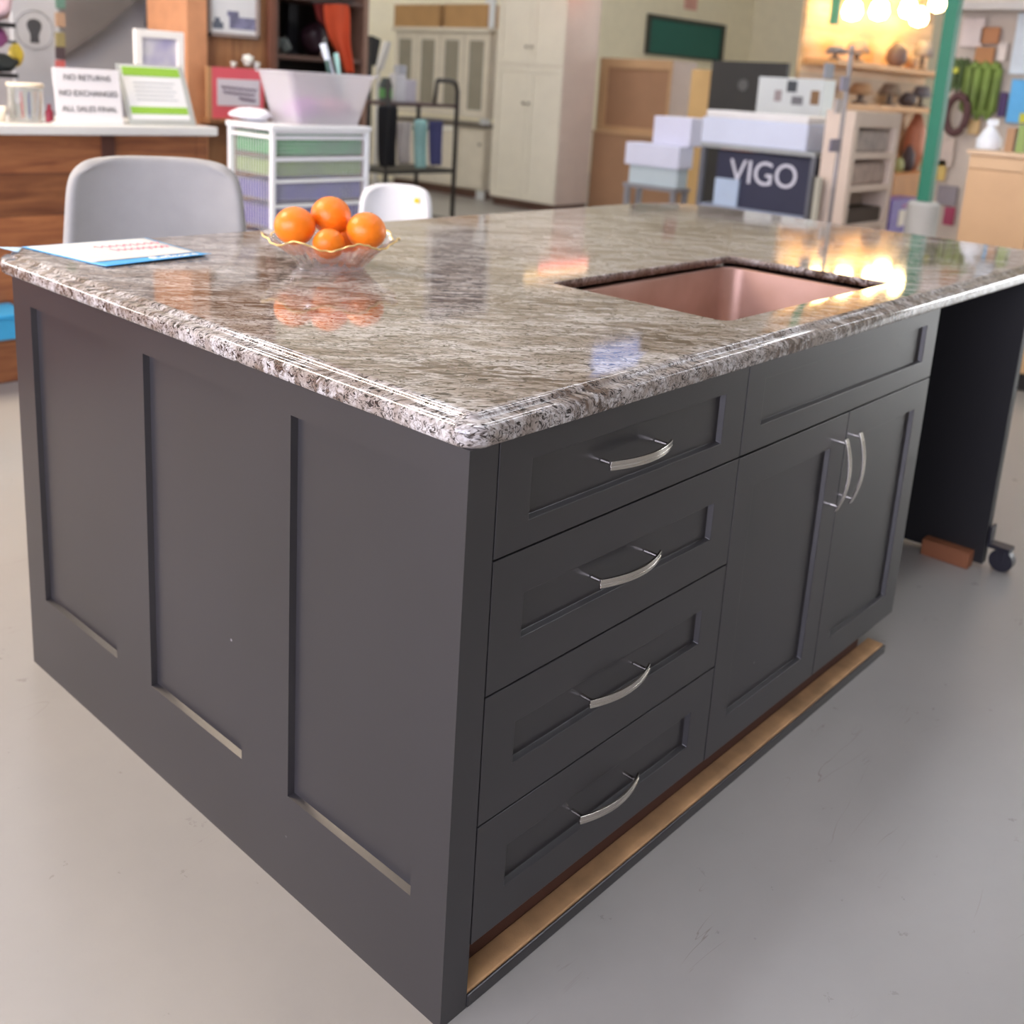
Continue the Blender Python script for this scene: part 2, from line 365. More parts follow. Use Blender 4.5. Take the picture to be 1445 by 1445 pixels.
# frame face as strips
for a, b in ((0, zr[0]), (zr[1], H)): q(bm, [(0, 0, a), (0, 0, b), (0, W, b), (0, W, a)])
for i in range(0, 8, 2): q(bm, [(0, ys[i], zr[0]), (0, ys[i], zr[1]), (0, ys[i+1], zr[1]), (0, ys[i+1], zr[0])])
for a, b in cells_y:
    c = .0028; d = .011
    O = [(0, a, zr[0]), (0, b, zr[0]), (0, b, zr[1]), (0, a, zr[1])]; I = [(d, a+c, zr[0]+c), (d, b-c, zr[0]+c), (d, b-c, zr[1]-c), (d, a+c, zr[1]-c)]
    q(bm, I)
    for i in range(4): j = (i+1) % 4; q(bm, [O[i], O[j], I[j], I[i]])
T = .0525
q(bm, [(T, 0, 0), (T, W, 0), (T, W, H), (T, 0, H)]); q(bm, [(0, 0, 0), (T, 0, 0), (T, 0, H), (0, 0, H)]); q(bm, [(0, W, 0), (0, W, H), (T, W, H), (T, W, 0)])
q(bm, [(0, 0, H), (T, 0, H), (T, W, H), (0, W, H)]); q(bm, [(0, 0, 0), (0, W, 0), (T, W, 0), (T, 0, 0)])
bmesh.ops.remove_doubles(bm, verts=bm.verts, dist=1e-5)
obj('panel', bm, PAINT, ep)
# drawer cabinet
x0, x1, x2 = .0539, .6752, 1.5344
zs = [H-.001, .7108, .5098, .3059, .1075]
dc = thing('drawer_cabinet', 'dark charcoal base cabinet with four shaker drawers and chrome pulls, nearest cabinet of the island', 'cabinet', (.36, .3, .1))
cb = new(); 
for a in ((x0, x0+.018), (x1-.018, x1-.0005)): box(cb, a[0], a[1], .021, .60, .105, H-.002)
box(cb, x0+.018, x1-.018, .03, .60, .105, .123); box(cb, x0+.018, x1-.018, .59, .60, .123, H-.002)
for z in zs[1:4]: box(cb, x0+.018, x1-.018, .022, .08, z-.012, z+.012)
obj('carcass', cb, mat('201d1c', .6), dc)
rec = [(.751, .838), (.576, .644), (.377, .444), (.170, .241)]
for i in range(4):
    fb = new(); shaker_y(fb, x0+g, x1-g, zs[i+1]+g, zs[i]-(g if i else 0), .1205, .607, *rec[i])
    box(fb, x0+.04, x1-.04, .021, .5, zs[i+1]+.02, zs[i]-.03)
    fr = obj('drawer', fb, PAINT, dc, bevel=.0008)
    h = pull(fr, .354, (rec[i][0]+rec[i][1])/2)
    h.matrix_parent_inverse = Matrix.Translation((0, 0, 0))
# sink cabinet
sc = thing('sink_base_cabinet', 'dark charcoal sink base cabinet with two shaker doors under a false drawer front', 'cabinet', (1.1, .3, .1))
cb = new()
for a in ((x1+.0005, x1+.018), (x2-.018, x2)): box(cb, a[0], a[1], .021, .60, .105, H-.002)
box(cb, x1+.018, x2-.018, .03, .60, .105, .123); box(cb, x1+.018, x2-.018, .59, .60, .123, H-.002); box(cb, x1+.018, x2-.018, .0215, .05, .70, .72)
obj('carcass', cb, mat('201d1c', .6), sc)
fb = new(); shaker_y(fb, x1+g, x2-.001, .7108+g, H-.001, .737, 1.468, .757, .843); obj('false_drawer_front', fb, PAINT, sc, bevel=.0008)
xm = 1.1095
fb = new(); shaker_y(fb, x1+g, xm-g, .1075, .7108-g*1.5, .738, 1.043, .174, .644); d1 = obj('door', fb, PAINT, sc, bevel=.0008)
fb = new(); shaker_y(fb, xm+g, x2-.001, .1075, .7108-g*1.5, 1.173, 1.468, .174, .644); d2 = obj('door', fb, PAINT, sc, bevel=.0008)
pull(d1, xm-.030, .583, True, 0.0); pull(d2, xm+.036, .583, True, 0.0)
# back cabinets (hidden side)
bc = thing('rear_panel', 'dark charcoal plain panel box closing the seating side of the island', 'cabinet', (1.1, 1.0, 0))
bm = new(); box(bm, T+.001, 2.21, 1.0, 1.02, 0, H-.001); box(bm, 1.52, 1.538, .61, .999, 0, H-.001)
obj('panel', bm, PAINT, bc)
# toe-kick base
tk = thing('toe_kick_board', 'raw plywood toe-kick base with dark painted front, under the cabinets on the floor', 'board', (.8, .05, 0))
B('front_strip', PAINT, T+.001, 1.521, -.002, .003, 0, .022, tk, .002, label='dark painted front strip')
B('plywood_ledge', RAWW, T+.001, 1.52, .0035, .044, 0, .024, tk, .002, label='bare plywood ledge')
B('riser', mat('4a2a1c', .7), T+.001, 1.46, .0445, .062, 0, .104, tk, .001, label='riser board with recess shade in its dark brown colour')  # dark brown stands in for the shade of the toe recess
# far end panel beside the open bay
fe = thing('end_panel', 'plain near-black support panel at the far end of the island, on a caster', 'panel', (2.24, .5, 0))
B('panel', mat('19181a', .5), 2.225, 2.262, .004, .985, .012, H-.001, fe, .002)
B('wood_block', mat('8a5638', .7), 2.180, 2.2245, .03, .17, 0.0, .05, fe, .002, label='brown wood block at the foot')
cs = new(); tube(cs, [(2.242, -.040, .034), (2.276, -.040, .034)], .034, 20); box(cs, 2.236, 2.282, -.062, .003, .066, .078); box(cs, 2.236, 2.240, -.05, -.03, .03, .07); box(cs, 2.278, 2.282, -.05, -.03, .03, .07)
box(cs, 2.238, 2.280, -.004, .003, .066, .13)
obj('caster', cs, mat('23222b', .4), fe, bevel=.001, label='small black caster wheel')

# countertop
def rrect(ins, z):
    cs = [(-.006, -.008, .034, PI), (2.56, -.008, .06, 1.5*PI), (2.56, 1.437, .26, 0), (-.006, 1.437, .10, .5*PI)]
    xa, xb, ya, yb = -.006, 2.56, -.008, 1.437; pts = []
    for (cx, cy, r, a0), (sx, sy) in zip(cs, ((1, 1), (-1, 1), (-1, -1), (1, -1))):
        ox, oy = cx+sx*r, cy+sy*r; rr = max(r-ins, .001)
        for k in range(9):
            a = a0+PI/2*k/8; pts.append(Vector((ox+rr*math.cos(a), oy+rr*math.sin(a), z)))
    return pts
prof = [(.004, .876), (.001, .8785), (0, .883), (0, .895), (.0015, .9005), (.005, .9045), (.010, .9065), (.0155, .9075), (.0195, .9085), (.0205, .9105), (.0225, .9130), (.0262, .9152), (.031, TOP)]
ct = thing('countertop', 'polished grey-brown streaked granite countertop with ogee edge, covering the island', 'countertop', (1.2, .7, H))
bm = new()
vr = rings(bm, [rrect(i, z) for i, z in prof], False)
hx0, hx1, hy0, hy1 = .782, 1.508, .117, .542
def hole(z, ins=0, r=.022):
    pts = []
    for cx, cy, sx, sy, a0 in ((hx0, hy0, 1, 1, PI), (hx1, hy0, -1, 1, 1.5*PI), (hx1, hy1, -1, -1, 0), (hx0, hy1, 1, -1, .5*PI)):
        for k in range(5):
            a = a0+PI/2*k/4; pts.append(Vector((cx+sx*(r+0)+(r+ins)*math.cos(a), cy+sy*r+(r+ins)*math.sin(a), z)))
    return pts
hr = rings(bm, [hole(.897), hole(.9145), hole(TOP, .0015)], False)
for top, hl in ((vr[-1], hr[-1]), (vr[0], hr[0])):
    es = []
    for lp in (top, hl):
        for i in range(len(lp)):
            e = bm.edges.get((lp[i], lp[(i+1) % len(lp)])); es.append(e)
    bmesh.ops.triangle_fill(bm, edges=es, use_beauty=True)
slab = obj('slab', bm, GRAN, ct)
for p in slab.data.polygons: p.use_smooth = True
mw = slab.modifiers.new('wn', 'WEIGHTED_NORMAL'); mw.keep_sharp = False
# sink
bm = new()
def sr(ins, z, r=.05, n=7):
    a0, a1, b0, b1 = hx0-.006+ins, hx1+.006-ins, hy0-.006+ins, hy1+.006-ins; pts = []
    for cx, cy, sx, sy, s in ((a0, b0, 1, 1, PI), (a1, b0, -1, 1, 1.5*PI), (a1, b1, -1, -1, 0), (a0, b1, 1, -1, .5*PI)):
        for k in range(n):
            a = s+PI/2*k/(n-1); pts.append(Vector((cx+sx*r+r*math.cos(a), cy+sy*r+r*math.sin(a), z)))
    return pts
vr = rings(bm, [sr(-.015, .886), sr(0, .886), sr(.001, .882), sr(.006, .70), sr(.012, .675), sr(.03, .660), sr(.08, .655, .03)], False)
bm.faces.new(vr[-1])
m, nt, b, L = nodes('copper_sink_metal')
tc = nn(nt, 'ShaderNodeTexCoord'); n = nn(nt, 'ShaderNodeTexNoise', i_Scale=7, i_Detail=5); L(tc.outputs['Object'], n.inputs['Vector'])
r = ramp(nt, [(.3, 'a5806e'), (.7, 'b99484')]); L(n.outputs['Fac'], r.inputs[0]); L(r.outputs[0], b.inputs['Base Color']); b.inputs['Metallic'].default_value = .35; b.inputs['Roughness'].default_value = .38
sk = thing('sink', 'copper-brown metal sink basin set below the rectangular cutout in the granite', 'sink', (1.14, .33, .65))
obj('basin', bm, m, sk, smooth=True, solid=.002)
dr = new(); lathe(dr, [(.0, .0), (.045, .0), (.047, .003), (.038, .004), (.03, -.0), (.0, .0005)], (1.14, .33, .6565), 28, False); obj('drain', dr, m, sk, smooth=True)

# ------------------------------------------------------------------ bowl of oranges
bcx, bcy = .492, .905
bowl = thing('glass_bowl', 'scalloped clear glass bowl with gold rim, holding oranges on the countertop', 'bowl', (bcx, bcy, TOP))
def bf(r, z, a):
    t = max(0, min(1, (z-.006)/.060)); rib = 1+.032*math.sin(28*a)*min(1, t*3)*(1-t*.5)
    lob = math.cos(7*a+.3)
    return r*rib*(1+.035*lob*t*t), z+.0085*lob*t*t
pr_o = [(.060, 0), (.070, .0005), (.073, .004), (.076, .009), (.084, .020), (.097, .034), (.113, .047), (.128, .0575), (.138, .0620)]
pr_i = [(.138, .0635), (.126, .0605), (.111, .0505), (.094, .0375), (.081, .024), (.070, .012), (.02, .008)]
gm = mat('f4e6ea', .04, trans=1, ior=1.45, var=0, alpha=.42)
bm = new(); lathe(bm, pr_o+pr_i, (bcx, bcy, TOP+.0003), 168, True, bf); obj('glass', bm, gm, bowl, smooth=True)
bm = new(); pts = []
for k in range(169):
    a = 2*PI*k/168; r_, z_ = bf(.1382, .0632, a); pts.append((bcx+r_*math.cos(a), bcy+r_*math.sin(a), TOP+z_+.0008*math.sin(40*a)))
tube(bm, pts, .0019, 8, False); obj('gold_rim', bm, mat('d9bc7a', .3, .7), bowl, smooth=True, label='thin gold rim')
ORM = mat('f07d16', .33, var=.08, bump=.35, scale=45)
def pk(px, py, t): return CAM+ray(px, py)*t
fr = [((416, 319), 2.165, .0425, 'orange at the left of the glass bowl'),
      ((467, 304), 2.215, .0425, 'orange resting on top of the pile in the glass bowl'),
      ((517, 326), 2.185, .0415, 'orange at the right of the glass bowl'),
      ((464, 344), 2.150, .0330, 'small orange in front below the topmost one, behind the scalloped rim'),
      ((490, 336), 2.245, .0330, 'orange low at the back of the glass bowl, mostly hidden')]
for (px, py), t, r, lb in fr:
    c = pk(px, py, t); bm = new(); sphere(bm, (0, 0, 0), r, sz=.94, n=36)
    o = thing('orange', lb, 'orange', c, 0, 'oranges in the glass bowl'); p = obj('fruit', bm, ORM, None, smooth=True); p.parent = o
    bm = new(); lathe(bm, [(.0, .001), (.003, .0005), (.0036, -.001), (.001, -.002)], (0, 0, r*.94), 8, True); s = obj('stem_button', bm, mat('8a8a3a', .8), None); s.parent = o
    o.rotation_euler = (random.uniform(-.5, .5), random.uniform(.1, .6), 0)
# ------------------------------------------------------------------ price card
cp = [(.060, 1.405), (.100, 1.112), (.345, 1.128), (.345, 1.405)]
card = thing('price_card', 'white price card with red handwriting and blue border, left of the glass bowl', 'card', (.2, 1.25, TOP))
def grid4(bm, c, n, m_, zf, thick=.0006):
    V = []
    for i in range(n+1):
        row = []
        for j in range(m_+1):
            u, v = i/n, j/m_
            a = Vector(c[0]).lerp(Vector(c[3]), u); b_ = Vector(c[1]).lerp(Vector(c[2]), u); p = a.lerp(b_, v); row.append(bm.verts.new((p.x, p.y, zf(u, v))))
        V.append(row)
    for i in range(n):
        for j in range(m_): bm.faces.new((V[i][j], V[i][j+1], V[i+1][j+1], V[i+1][j]))
A, Bq, Cq, Dq = [Vector((p[0], p[1], 0)) for p in cp]
lift = lambda u, v: TOP+.0015+.009*max(0, (v-.75)*4)**2*(.3+.7*u)*.6
bm = new(); grid4(bm, (A, Bq, Cq, Dq), 16, 16, lift); obj('blue_sheet', bm, mat('4aa3dc', .5, var=.02), card, solid=.0006, smooth=True, label='sky-blue border sheet')
A2, D2 = A.lerp(Bq, .03)+(Dq-A)*.0, Dq.lerp(Cq, .03); B2, C2 = A.lerp(Bq, .82)+(Dq-A)*.0, Dq.lerp(Cq, .82)
bm = new(); grid4(bm, (A2.lerp(D2, .02), B2.lerp(C2, .02), B2.lerp(C2, .97), A2.lerp(D2, .97)), 16, 16, lambda u, v: lift(u, v*.83+.03)+.0011); obj('white_face', bm, mat('cfcdca', .5, var=.01), card, solid=.0004, smooth=True, label='white card face')
text('lettering', 'ReStore', .034, Vector((.270, 1.150, TOP+.0042)), (0, 0, .06), WHITE, card)
REDI = mat('e58e9b', .6)
for k, (hx, hy, hw) in enumerate(((.255, 1.322, .075), (.262, 1.272, .065))):
    bm = new(); tube(bm, [(hx-hw+2*hw*i/44, hy+.011*math.sin(i*1.3+k)*(1 if i % 9 else 1.8), TOP+.0040) for i in range(45)], .0009, 5); obj('handwriting', bm, REDI, card)
cs2 = [(-.010, 1.372, 0), (.028, 1.345, 0), (.060, 1.40, 0), (.020, 1.425, 0)]
bm = new(); grid4(bm, [Vector(v) for v in cs2], 4, 8, lambda u, v: TOP+.0012+.012*(1-u)*(1-v)); o = obj('paper_card', bm, mat('bcdcf2', .5), None, solid=.0006, smooth=True)
tag(o, 'small pale blue curled card at the rear left corner of the countertop', 'card')

# ------------------------------------------------------------------ stools / chairs
def shell(cx, cy, rz, zseat, ztop, w, cols, label, cat, name, legs='stool', sticker=False):
    root = thing(name, label, cat, (cx, cy, 0), rz)
    R_ = Matrix.LocRotScale((cx, cy, 0), Euler((0, 0, rz)), None)
    fab = cols[0]
    n, mm = 20, 14; bm = new(); V = []
    hgt = ztop-zseat-.04
    for j in range(mm+1):
        v = j/mm; row = []
        hw = w/2*(1.06-.13*v); k = .30
        if v > 1-k:
            s = (v-(1-k))/k; hw = hw*((1-.22)+.22*max(0, 1-s**3)**.5)
        for i in range(n+1):
            u = -1+2*i/n
            z = zseat+.04+hgt*v - (.022*abs(u)**5*max(0, (v-.7)/.3)**1.5)
            y = .02+.05*v-.085*abs(u)**2.4*(1-.35*v)
            row.append(bm.verts.new(R_ @ Vector((hw*u, y, z))))
        V.append(row)
    for j in range(mm):
        for i in range(n): bm.faces.new((V[j][i], V[j][i+1], V[j+1][i+1], V[j+1][i]))
    b = obj('backrest', bm, fab, root, smooth=True, solid=.034, sub=2)
    if sticker:
        p = R_ @ Vector((.085, .02, ztop-.06)); bm = new(); d = (R_.to_3x3() @ Vector((0, 1, 0)))
        tube(bm, [p+d*-.012, p+d*-.015], .012, 14); obj('sticker', bm, mat('e6d23c', .5), root, label='round yellow sticker')
    bm = new(); V = []
    for j in range(9):
        a = j/8; row = []
        for i in range(n+1):
            u = -1+2*i/n; hw = w/2*(1.02-.05*(1-a)); y = .03-.43*(1-a)
            z = zseat+.03*abs(u)**3+.012*(1-a)**4*-1.5+(.04 if j == 8 else 0)
            row.append(bm.verts.new(R_ @ Vector((hw*u*(.86 if j == 0 else 1), y, z))))
        V.append(row)
    for j in range(8):
        for i in range(n): bm.faces.new((V[j][i], V[j][i+1], V[j+1][i+1], V[j+1][i]))
    obj('seat', bm, fab, root, smooth=True, solid=.045, sub=1)
    for sx in (-1, 1):
        for sy in (-1, 1):
            bm = new(); tube(bm, [R_ @ Vector((sx*.13, -.19+sy*.11, zseat-.03)), R_ @ Vector((sx*w*.46, -.19+sy*.20, .0))], [.013, .010], 10)
            obj('leg', bm, cols[1], root, smooth=True)
    if legs == 'stool':
        bm = new(); zf = .28; f = 1-zf/zseat; a = .13+(w*.46-.13)*f; b_ = .11+.09*f
        pts = [(-a, -.19-b_), (a, -.19-b_), (a, -.19+b_), (-a, -.19+b_), (-a, -.19-b_)]
        for p, q2 in zip(pts, pts[1:]): tube(bm, [R_ @ Vector((p[0], p[1], zf)), R_ @ Vector((q2[0], q2[1], zf))], .007, 8)
        obj('footrest', bm, cols[1], root, smooth=True)
    return root
GREYF = mat('9c9b98', .85, var=.03, bump=.3, scale=70)
shell(.545, 1.71, -.48, .66, 1.072, .455, (GREYF, BLACKM), 'pale grey upholstered counter stool with rounded square back, behind the price card', 'stool', 'counter_stool')
c2 = pk(558, 300, 4.3)
shell(c2.x, c2.y, -.75, .46, .885, .30, (mat('dcdddf', .4, var=.01), mat('b9b7b2', .4)), 'white moulded chair with small yellow sticker on its back, behind the orange bowl', 'chair', 'dining_chair', 'chair', True)
#BACKGROUND
# ================================================================== SERVICE DESK AND ITS THINGS
dz = 1.045
dk = thing('service_desk', 'knotty pine plank service desk with pale grey top, behind the grey counter stool', 'desk', (0, 3.7, 0))
B('plank_body', DESKW, -3.2, 1.70, 3.43, 4.02, 0.0, 1.004, dk, .004)
B('worktop', mat('d3d3ce', .35, var=.02), -3.25, 1.79, 3.39, 4.06, 1.005, dz, dk, .006, label='pale grey worktop')
B('corner_post', DESKW, 1.701, 1.76, 3.43, 3.50, 0, 1.004, dk, .003)
B('dark_batten', mat('4a2a1e', .6), 1.255, 1.31, 3.415, 3.4295, .90, 1.004, dk, .002, label='dark wood batten')
def slab4(name, m, p, thick, parent=None, bevel=.001, label=None):     # p: 4 corners (bl, br, tr, tl)
    p = [Vector(v) for v in p]; n = (p[1]-p[0]).cross(p[3]-p[0]).normalized()
    bm = new(); prism(bm, p, -n*thick); return obj(name, bm, m, parent, bevel=bevel, label=label)
# white text sign, leaning slightly back in a stand
x0s, x1s, _, zt = RY(77, 170, 97, 168, 3.50)
sg = thing('counter_sign', 'white sign with three lines of dark text standing on the pale desk top', 'sign', ((x0s+x1s)/2, 3.52, dz))
slab4('board', mat('e9e6e6', .4, var=.01), [(x0s, 3.48, dz+.001), (x1s, 3.48, dz+.001), (x1s, 3.51, zt), (x0s, 3.51, zt)], .006, sg)
B('foot', mat('d8d8d8', .3), x0s, x1s, 3.47, 3.55, dz, dz+.006, sg, .001)
hh = zt-dz; ang = math.atan2(hh, .03)
for s, f, w in (('NO RETURNS', .83, .033), ('NO EXCHANGES', .55, .033), ('ALL SALES FINAL', .27, .032)):
    text('lettering', s, w, Vector(((x0s+x1s)/2, 3.4785+.03*f, dz+hh*f)), (ang, 0, 0), mat('4a4a4c', .6), sg, .0006)
# green and white sign holder, slanted
a0, a1, _, _ = RY(183, 277, 150, 168, 3.49); b0, b1, _, zt2 = RY(176, 264, 92, 110, 3.60)
gs = thing('sign_holder', 'slanted acrylic sign holder with two green bands, right of the white text sign', 'sign', ((a0+a1)/2, 3.55, dz))
P0, P1, P2, P3 = Vector((a0, 3.49, dz+.002)), Vector((a1, 3.49, dz+.002)), Vector((a1, 3.60, zt2)), Vector((a0, 3.60, zt2))
slab4('holder', mat('a9aca6', .25), [P0, P1, P2, P3], .006, gs)
def onq(u, v, off=.0015):
    n = (P1-P0).cross(P3-P0).normalized(); return P0.lerp(P1, u).lerp(P3.lerp(P2, u), v)+n*off
slab4('sheet', mat('dfe0df', .4, var=.01), [onq(.05, .08), onq(.92, .08), onq(.92, .97), onq(.05, .97)], .001, gs, 0)
GRN = mat('8dbb3c', .5, var=.03)
slab4('green_band', GRN, [onq(.06, .80, .003), onq(.91, .80, .003), onq(.91, .95, .003), onq(.06, .95, .003)], .001, gs, 0)
slab4('green_band', GRN, [onq(.06, .17, .003), onq(.91, .17, .003), onq(.91, .29, .003), onq(.06, .29, .003)], .001, gs, 0)
for k in range(5): slab4('text_line', mat('a9b0b2', .6), [onq(.18, .40+.07*k, .003), onq(.80-.05*(k % 2), .40+.07*k, .003), onq(.80-.05*(k % 2), .415+.07*k, .003), onq(.18, .415+.07*k, .003)], .001, gs, 0)
slab4('foot', mat('a9aca6', .25), [(a0, 3.47, dz+.0005), (a1, 3.47, dz+.0005), (a1, 3.62, dz+.0005), (a0, 3.62, dz+.0005)], -.0015, gs, 0)
# white framed picture
f0, f1, _, fz = RY(188, 257, 43, 90, 3.82)
pf = thing('picture_frame', 'small white framed picture standing behind the green sign holder on the desk', 'picture frame', ((f0+f1)/2, 3.85, dz))
bm = new(); fw = (f1-f0)*.14
box(bm, f0, f0+fw, 3.80, 3.82, dz, fz); box(bm, f1-fw, f1, 3.80, 3.82, dz, fz); box(bm, f0+fw, f1-fw, 3.80, 3.82, fz-fw, fz); box(bm, f0+fw, f1-fw, 3.80, 3.82, dz, dz+.17)
obj('frame', bm, mat('f1eee6', .4, var=.01), pf, bevel=.002)
m, nt, b, L = nodes('faded_print'); tc = nn(nt, 'ShaderNodeTexCoord'); n = nn(nt, 'ShaderNodeTexNoise', i_Scale=6); L(tc.outputs['Object'], n.inputs['Vector']); r = ramp(nt, [(.35, 'b9bab4'), (.5, 'cfccd0'), (.65, 'a9a3c0')]); L(n.outputs['Fac'], r.inputs[0]); L(r.outputs[0], b.inputs['Base Color'])
B('print', m, f0+fw, f1-fw, 3.812, 3.82, dz+.17, fz-fw, pf, 0)
B('easel_leg', WHITE, (f0+f1)/2-.02, (f0+f1)/2+.02, 3.821, 3.90, dz, dz+.01, pf, 0)
# jar of pens, bottle, bowl, tape
j0, j1, _, jz = RY(12, 60, 122, 168, 3.60); jc = ((j0+j1)/2, 3.60)
ja = thing('glass_jar', 'clear glass jar of pens on the desk, left of the white text sign', 'jar', (jc[0], jc[1], dz))
jr = (j1-j0)/2; bm = new(); lathe(bm, [(jr*.95, 0), (jr, .01), (jr, jz-dz-.01), (jr*.97, jz-dz), (jr*.93, jz-dz), (jr*.93, .012), (.0, .01)], (jc[0], jc[1], dz+.0005), 30); obj('glass', bm, mat('e8efec', .1, trans=.9, var=0, alpha=.4), ja, smooth=True)
bm = new(); lathe(bm, [(jr*1.02, 0), (jr*1.02, .014), (jr*.98, .014), (jr*.98, 0)], (jc[0], jc[1], jz), 30); obj('rim', bm, mat('e4d6bd', .5), ja, smooth=True)
for k, (c, dx) in enumerate((('c23b3b', -.3), ('3b5fa8', .1), ('dcdcdc', .4), ('e08a2a', .5), ('2c2c30', -.5))):
    bm = new(); tube(bm, [(jc[0]+dx*jr, jc[1]+.01*k-.02, dz+.015), (jc[0]+dx*jr*1.2, jc[1]+.01*k-.02, jz-.02)], .0045, 8)
    tag(obj('pen', bm, mat(c, .4)), {'c23b3b': 'red pen standing in the glass jar on the desk', 'e08a2a': 'orange pen standing in the glass jar on the desk', '3b5fa8': 'blue pen standing in the glass jar on the desk', 'dcdcdc': 'white pen standing in the glass jar on the desk', '2c2c30': 'black pen standing in the glass jar on the desk'}[c], 'pen', 'pens in the glass jar')
b0_, b1_, _, bz = RY(64, 75, 147, 168, 3.56); bm = new(); r_ = (b1_-b0_)/2
lathe(bm, [(r_, 0), (r_, (bz-dz)*.6), (r_*.5, (bz-dz)*.75), (r_*.5, bz-dz)], ((b0_+b1_)/2, 3.56, dz), 20); tag(obj('bottle', bm, mat('8e2438', .35), smooth=False), 'small dark red bottle between the glass jar and the white text sign', 'bottle')
b0_, b1_, _, bz = RY(-14, 10, 150, 168, 3.58); bm = new(); r_ = (b1_-b0_)/2
lathe(bm, [(r_*.6, 0), (r_, bz-dz), (r_*.95, bz-dz), (r_*.5, .01)], ((b0_+b1_)/2, 3.58, dz), 24); tag(obj('bowl', bm, mat('f0e6d2', .4), smooth=True), 'cream bowl at the far left of the desk, left of the glass jar', 'bowl')
# blue basket on the floor by the desk
y_ = 3.30; p = onY(4, 458, y_); bk = thing('plastic_basket', 'bright blue plastic basket hung on the pine desk front, left of the island', 'basket', (p.x, 3.35, p.z-.07))
bm = new(); rings(bm, [[(p.x-.16, 3.24, p.z-.05), (p.x+.05, 3.24, p.z-.05), (p.x+.05, 3.41, p.z-.05), (p.x-.16, 3.41, p.z-.05)], [(p.x-.18, 3.22, p.z+.04), (p.x+.07, 3.22, p.z+.04), (p.x+.07, 3.425, p.z+.04), (p.x-.18, 3.425, p.z+.04)]])
obj('tray', bm, mat('39a0cf', .4), bk, bevel=.006); B('rim', mat('2f8fc0', .4), p.x-.19, p.x+.08, 3.21, 3.428, p.z+.04, p.z+.055, bk, .003)

# ================================================================== LEFT BACK: PARTITION, COLUMN, PANELS
px0, px1, _, _ = RY(-60, 258, 0, 150, 5.2)
struct('wall_partition', box(new(), px0-.5, px1+.05, 5.2, 5.32, 0, 2.9), mat('aeaeb0', .6, var=.03))
q0, q1, q2, q3 = onY(80, -12, 5.12), onY(205, -12, 5.12), onY(150, 38, 5.12), onY(82, 84, 5.12)
bm = new(); prism(bm, [q0, q1, q2, q3], (0, .07, 0)); tag(obj('slanted_shade_slab', bm, mat('77726d', .6)), 'dark grey slanted slab standing in for shade on the light grey partition', 'board')  # dark slab added to put shade on the partition
e0, e1, _, ez = RY(18, 84, -30, 120, 4.5)
wb = thing('emblem_panel', 'pale grey standing panel with a dark round light-bulb emblem, behind the desk', 'panel', ((e0+e1)/2, 4.5, 0))
B('panel', mat('c4c6c8', .5, var=.02), e0, e1, 4.5, 4.53, 0, ez, wb, .003)
ec = onY(49, 42, 4.495); EM = mat('aaadb0', .6); DK = mat('4b4d50', .6)
bm = new(); R0 = .098
tube(bm, [(ec.x+R0*.93*math.cos(2*PI*i/36), 4.4985, ec.z+R0*.93*math.sin(2*PI*i/36)) for i in range(37)], [.002+.0025*abs(math.sin(i*1.1)) for i in range(37)], 6, False)
obj('emblem_ring', bm, EM, wb, label='ring of grey marks')
bm = new(); pts = []
for r, z in ((.022, -.062), (.020, -.03), (.026, -.01), (.036, .012), (.036, .030), (.024, .046), (0, .052)): pts.append((r, z))
pl = [Vector((ec.x+r, 4.4985, ec.z+z)) for r, z in pts]+[Vector((ec.x-r, 4.4985, ec.z+z)) for r, z in pts[::-1][1:]]
prism(bm, pl, (0, .0012, 0)); obj('emblem_bulb', bm, DK, wb, label='dark bulb shape')
# hanging strip of trinkets
for k, (ya, yb, c, lb) in enumerate(((-12, 12, '5f7f70', 'dull green card at the top of the hanging strip of trinkets'), (18, 38, 'a8896f', 'tan card on the hanging strip of trinkets'), (46, 66, '8a7f55', 'olive card on the hanging strip of trinkets'), (66, 84, '4a3d3f', 'dark card low on the hanging strip of trinkets'), (85, 95, 'c0605c', 'small red card at the bottom of the hanging strip of trinkets'))):
    a, b_, za, zb = RY(78, 91, ya, yb, 4.35); tag(B('trinket_card', mat(c, .5), a, b_, 4.34, 4.355, za, zb), lb, 'card', 'trinkets on the hanging strip')
a, b_, za, zb = RY(83, 86, -12, 96, 4.36); bm = new(); box(bm, a, a+.012, 4.3555, 4.362, 0.95, 2.9); box(bm, a-.15, a+.16, 4.2, 4.45, .9, .95); box(bm, a-.02, a+.03, 4.3, 4.4, 0, .9); tag(obj('trinket_pole', bm, mat('8e8f8c', .4)), 'thin grey pole holding the hanging trinket cards', 'pole')
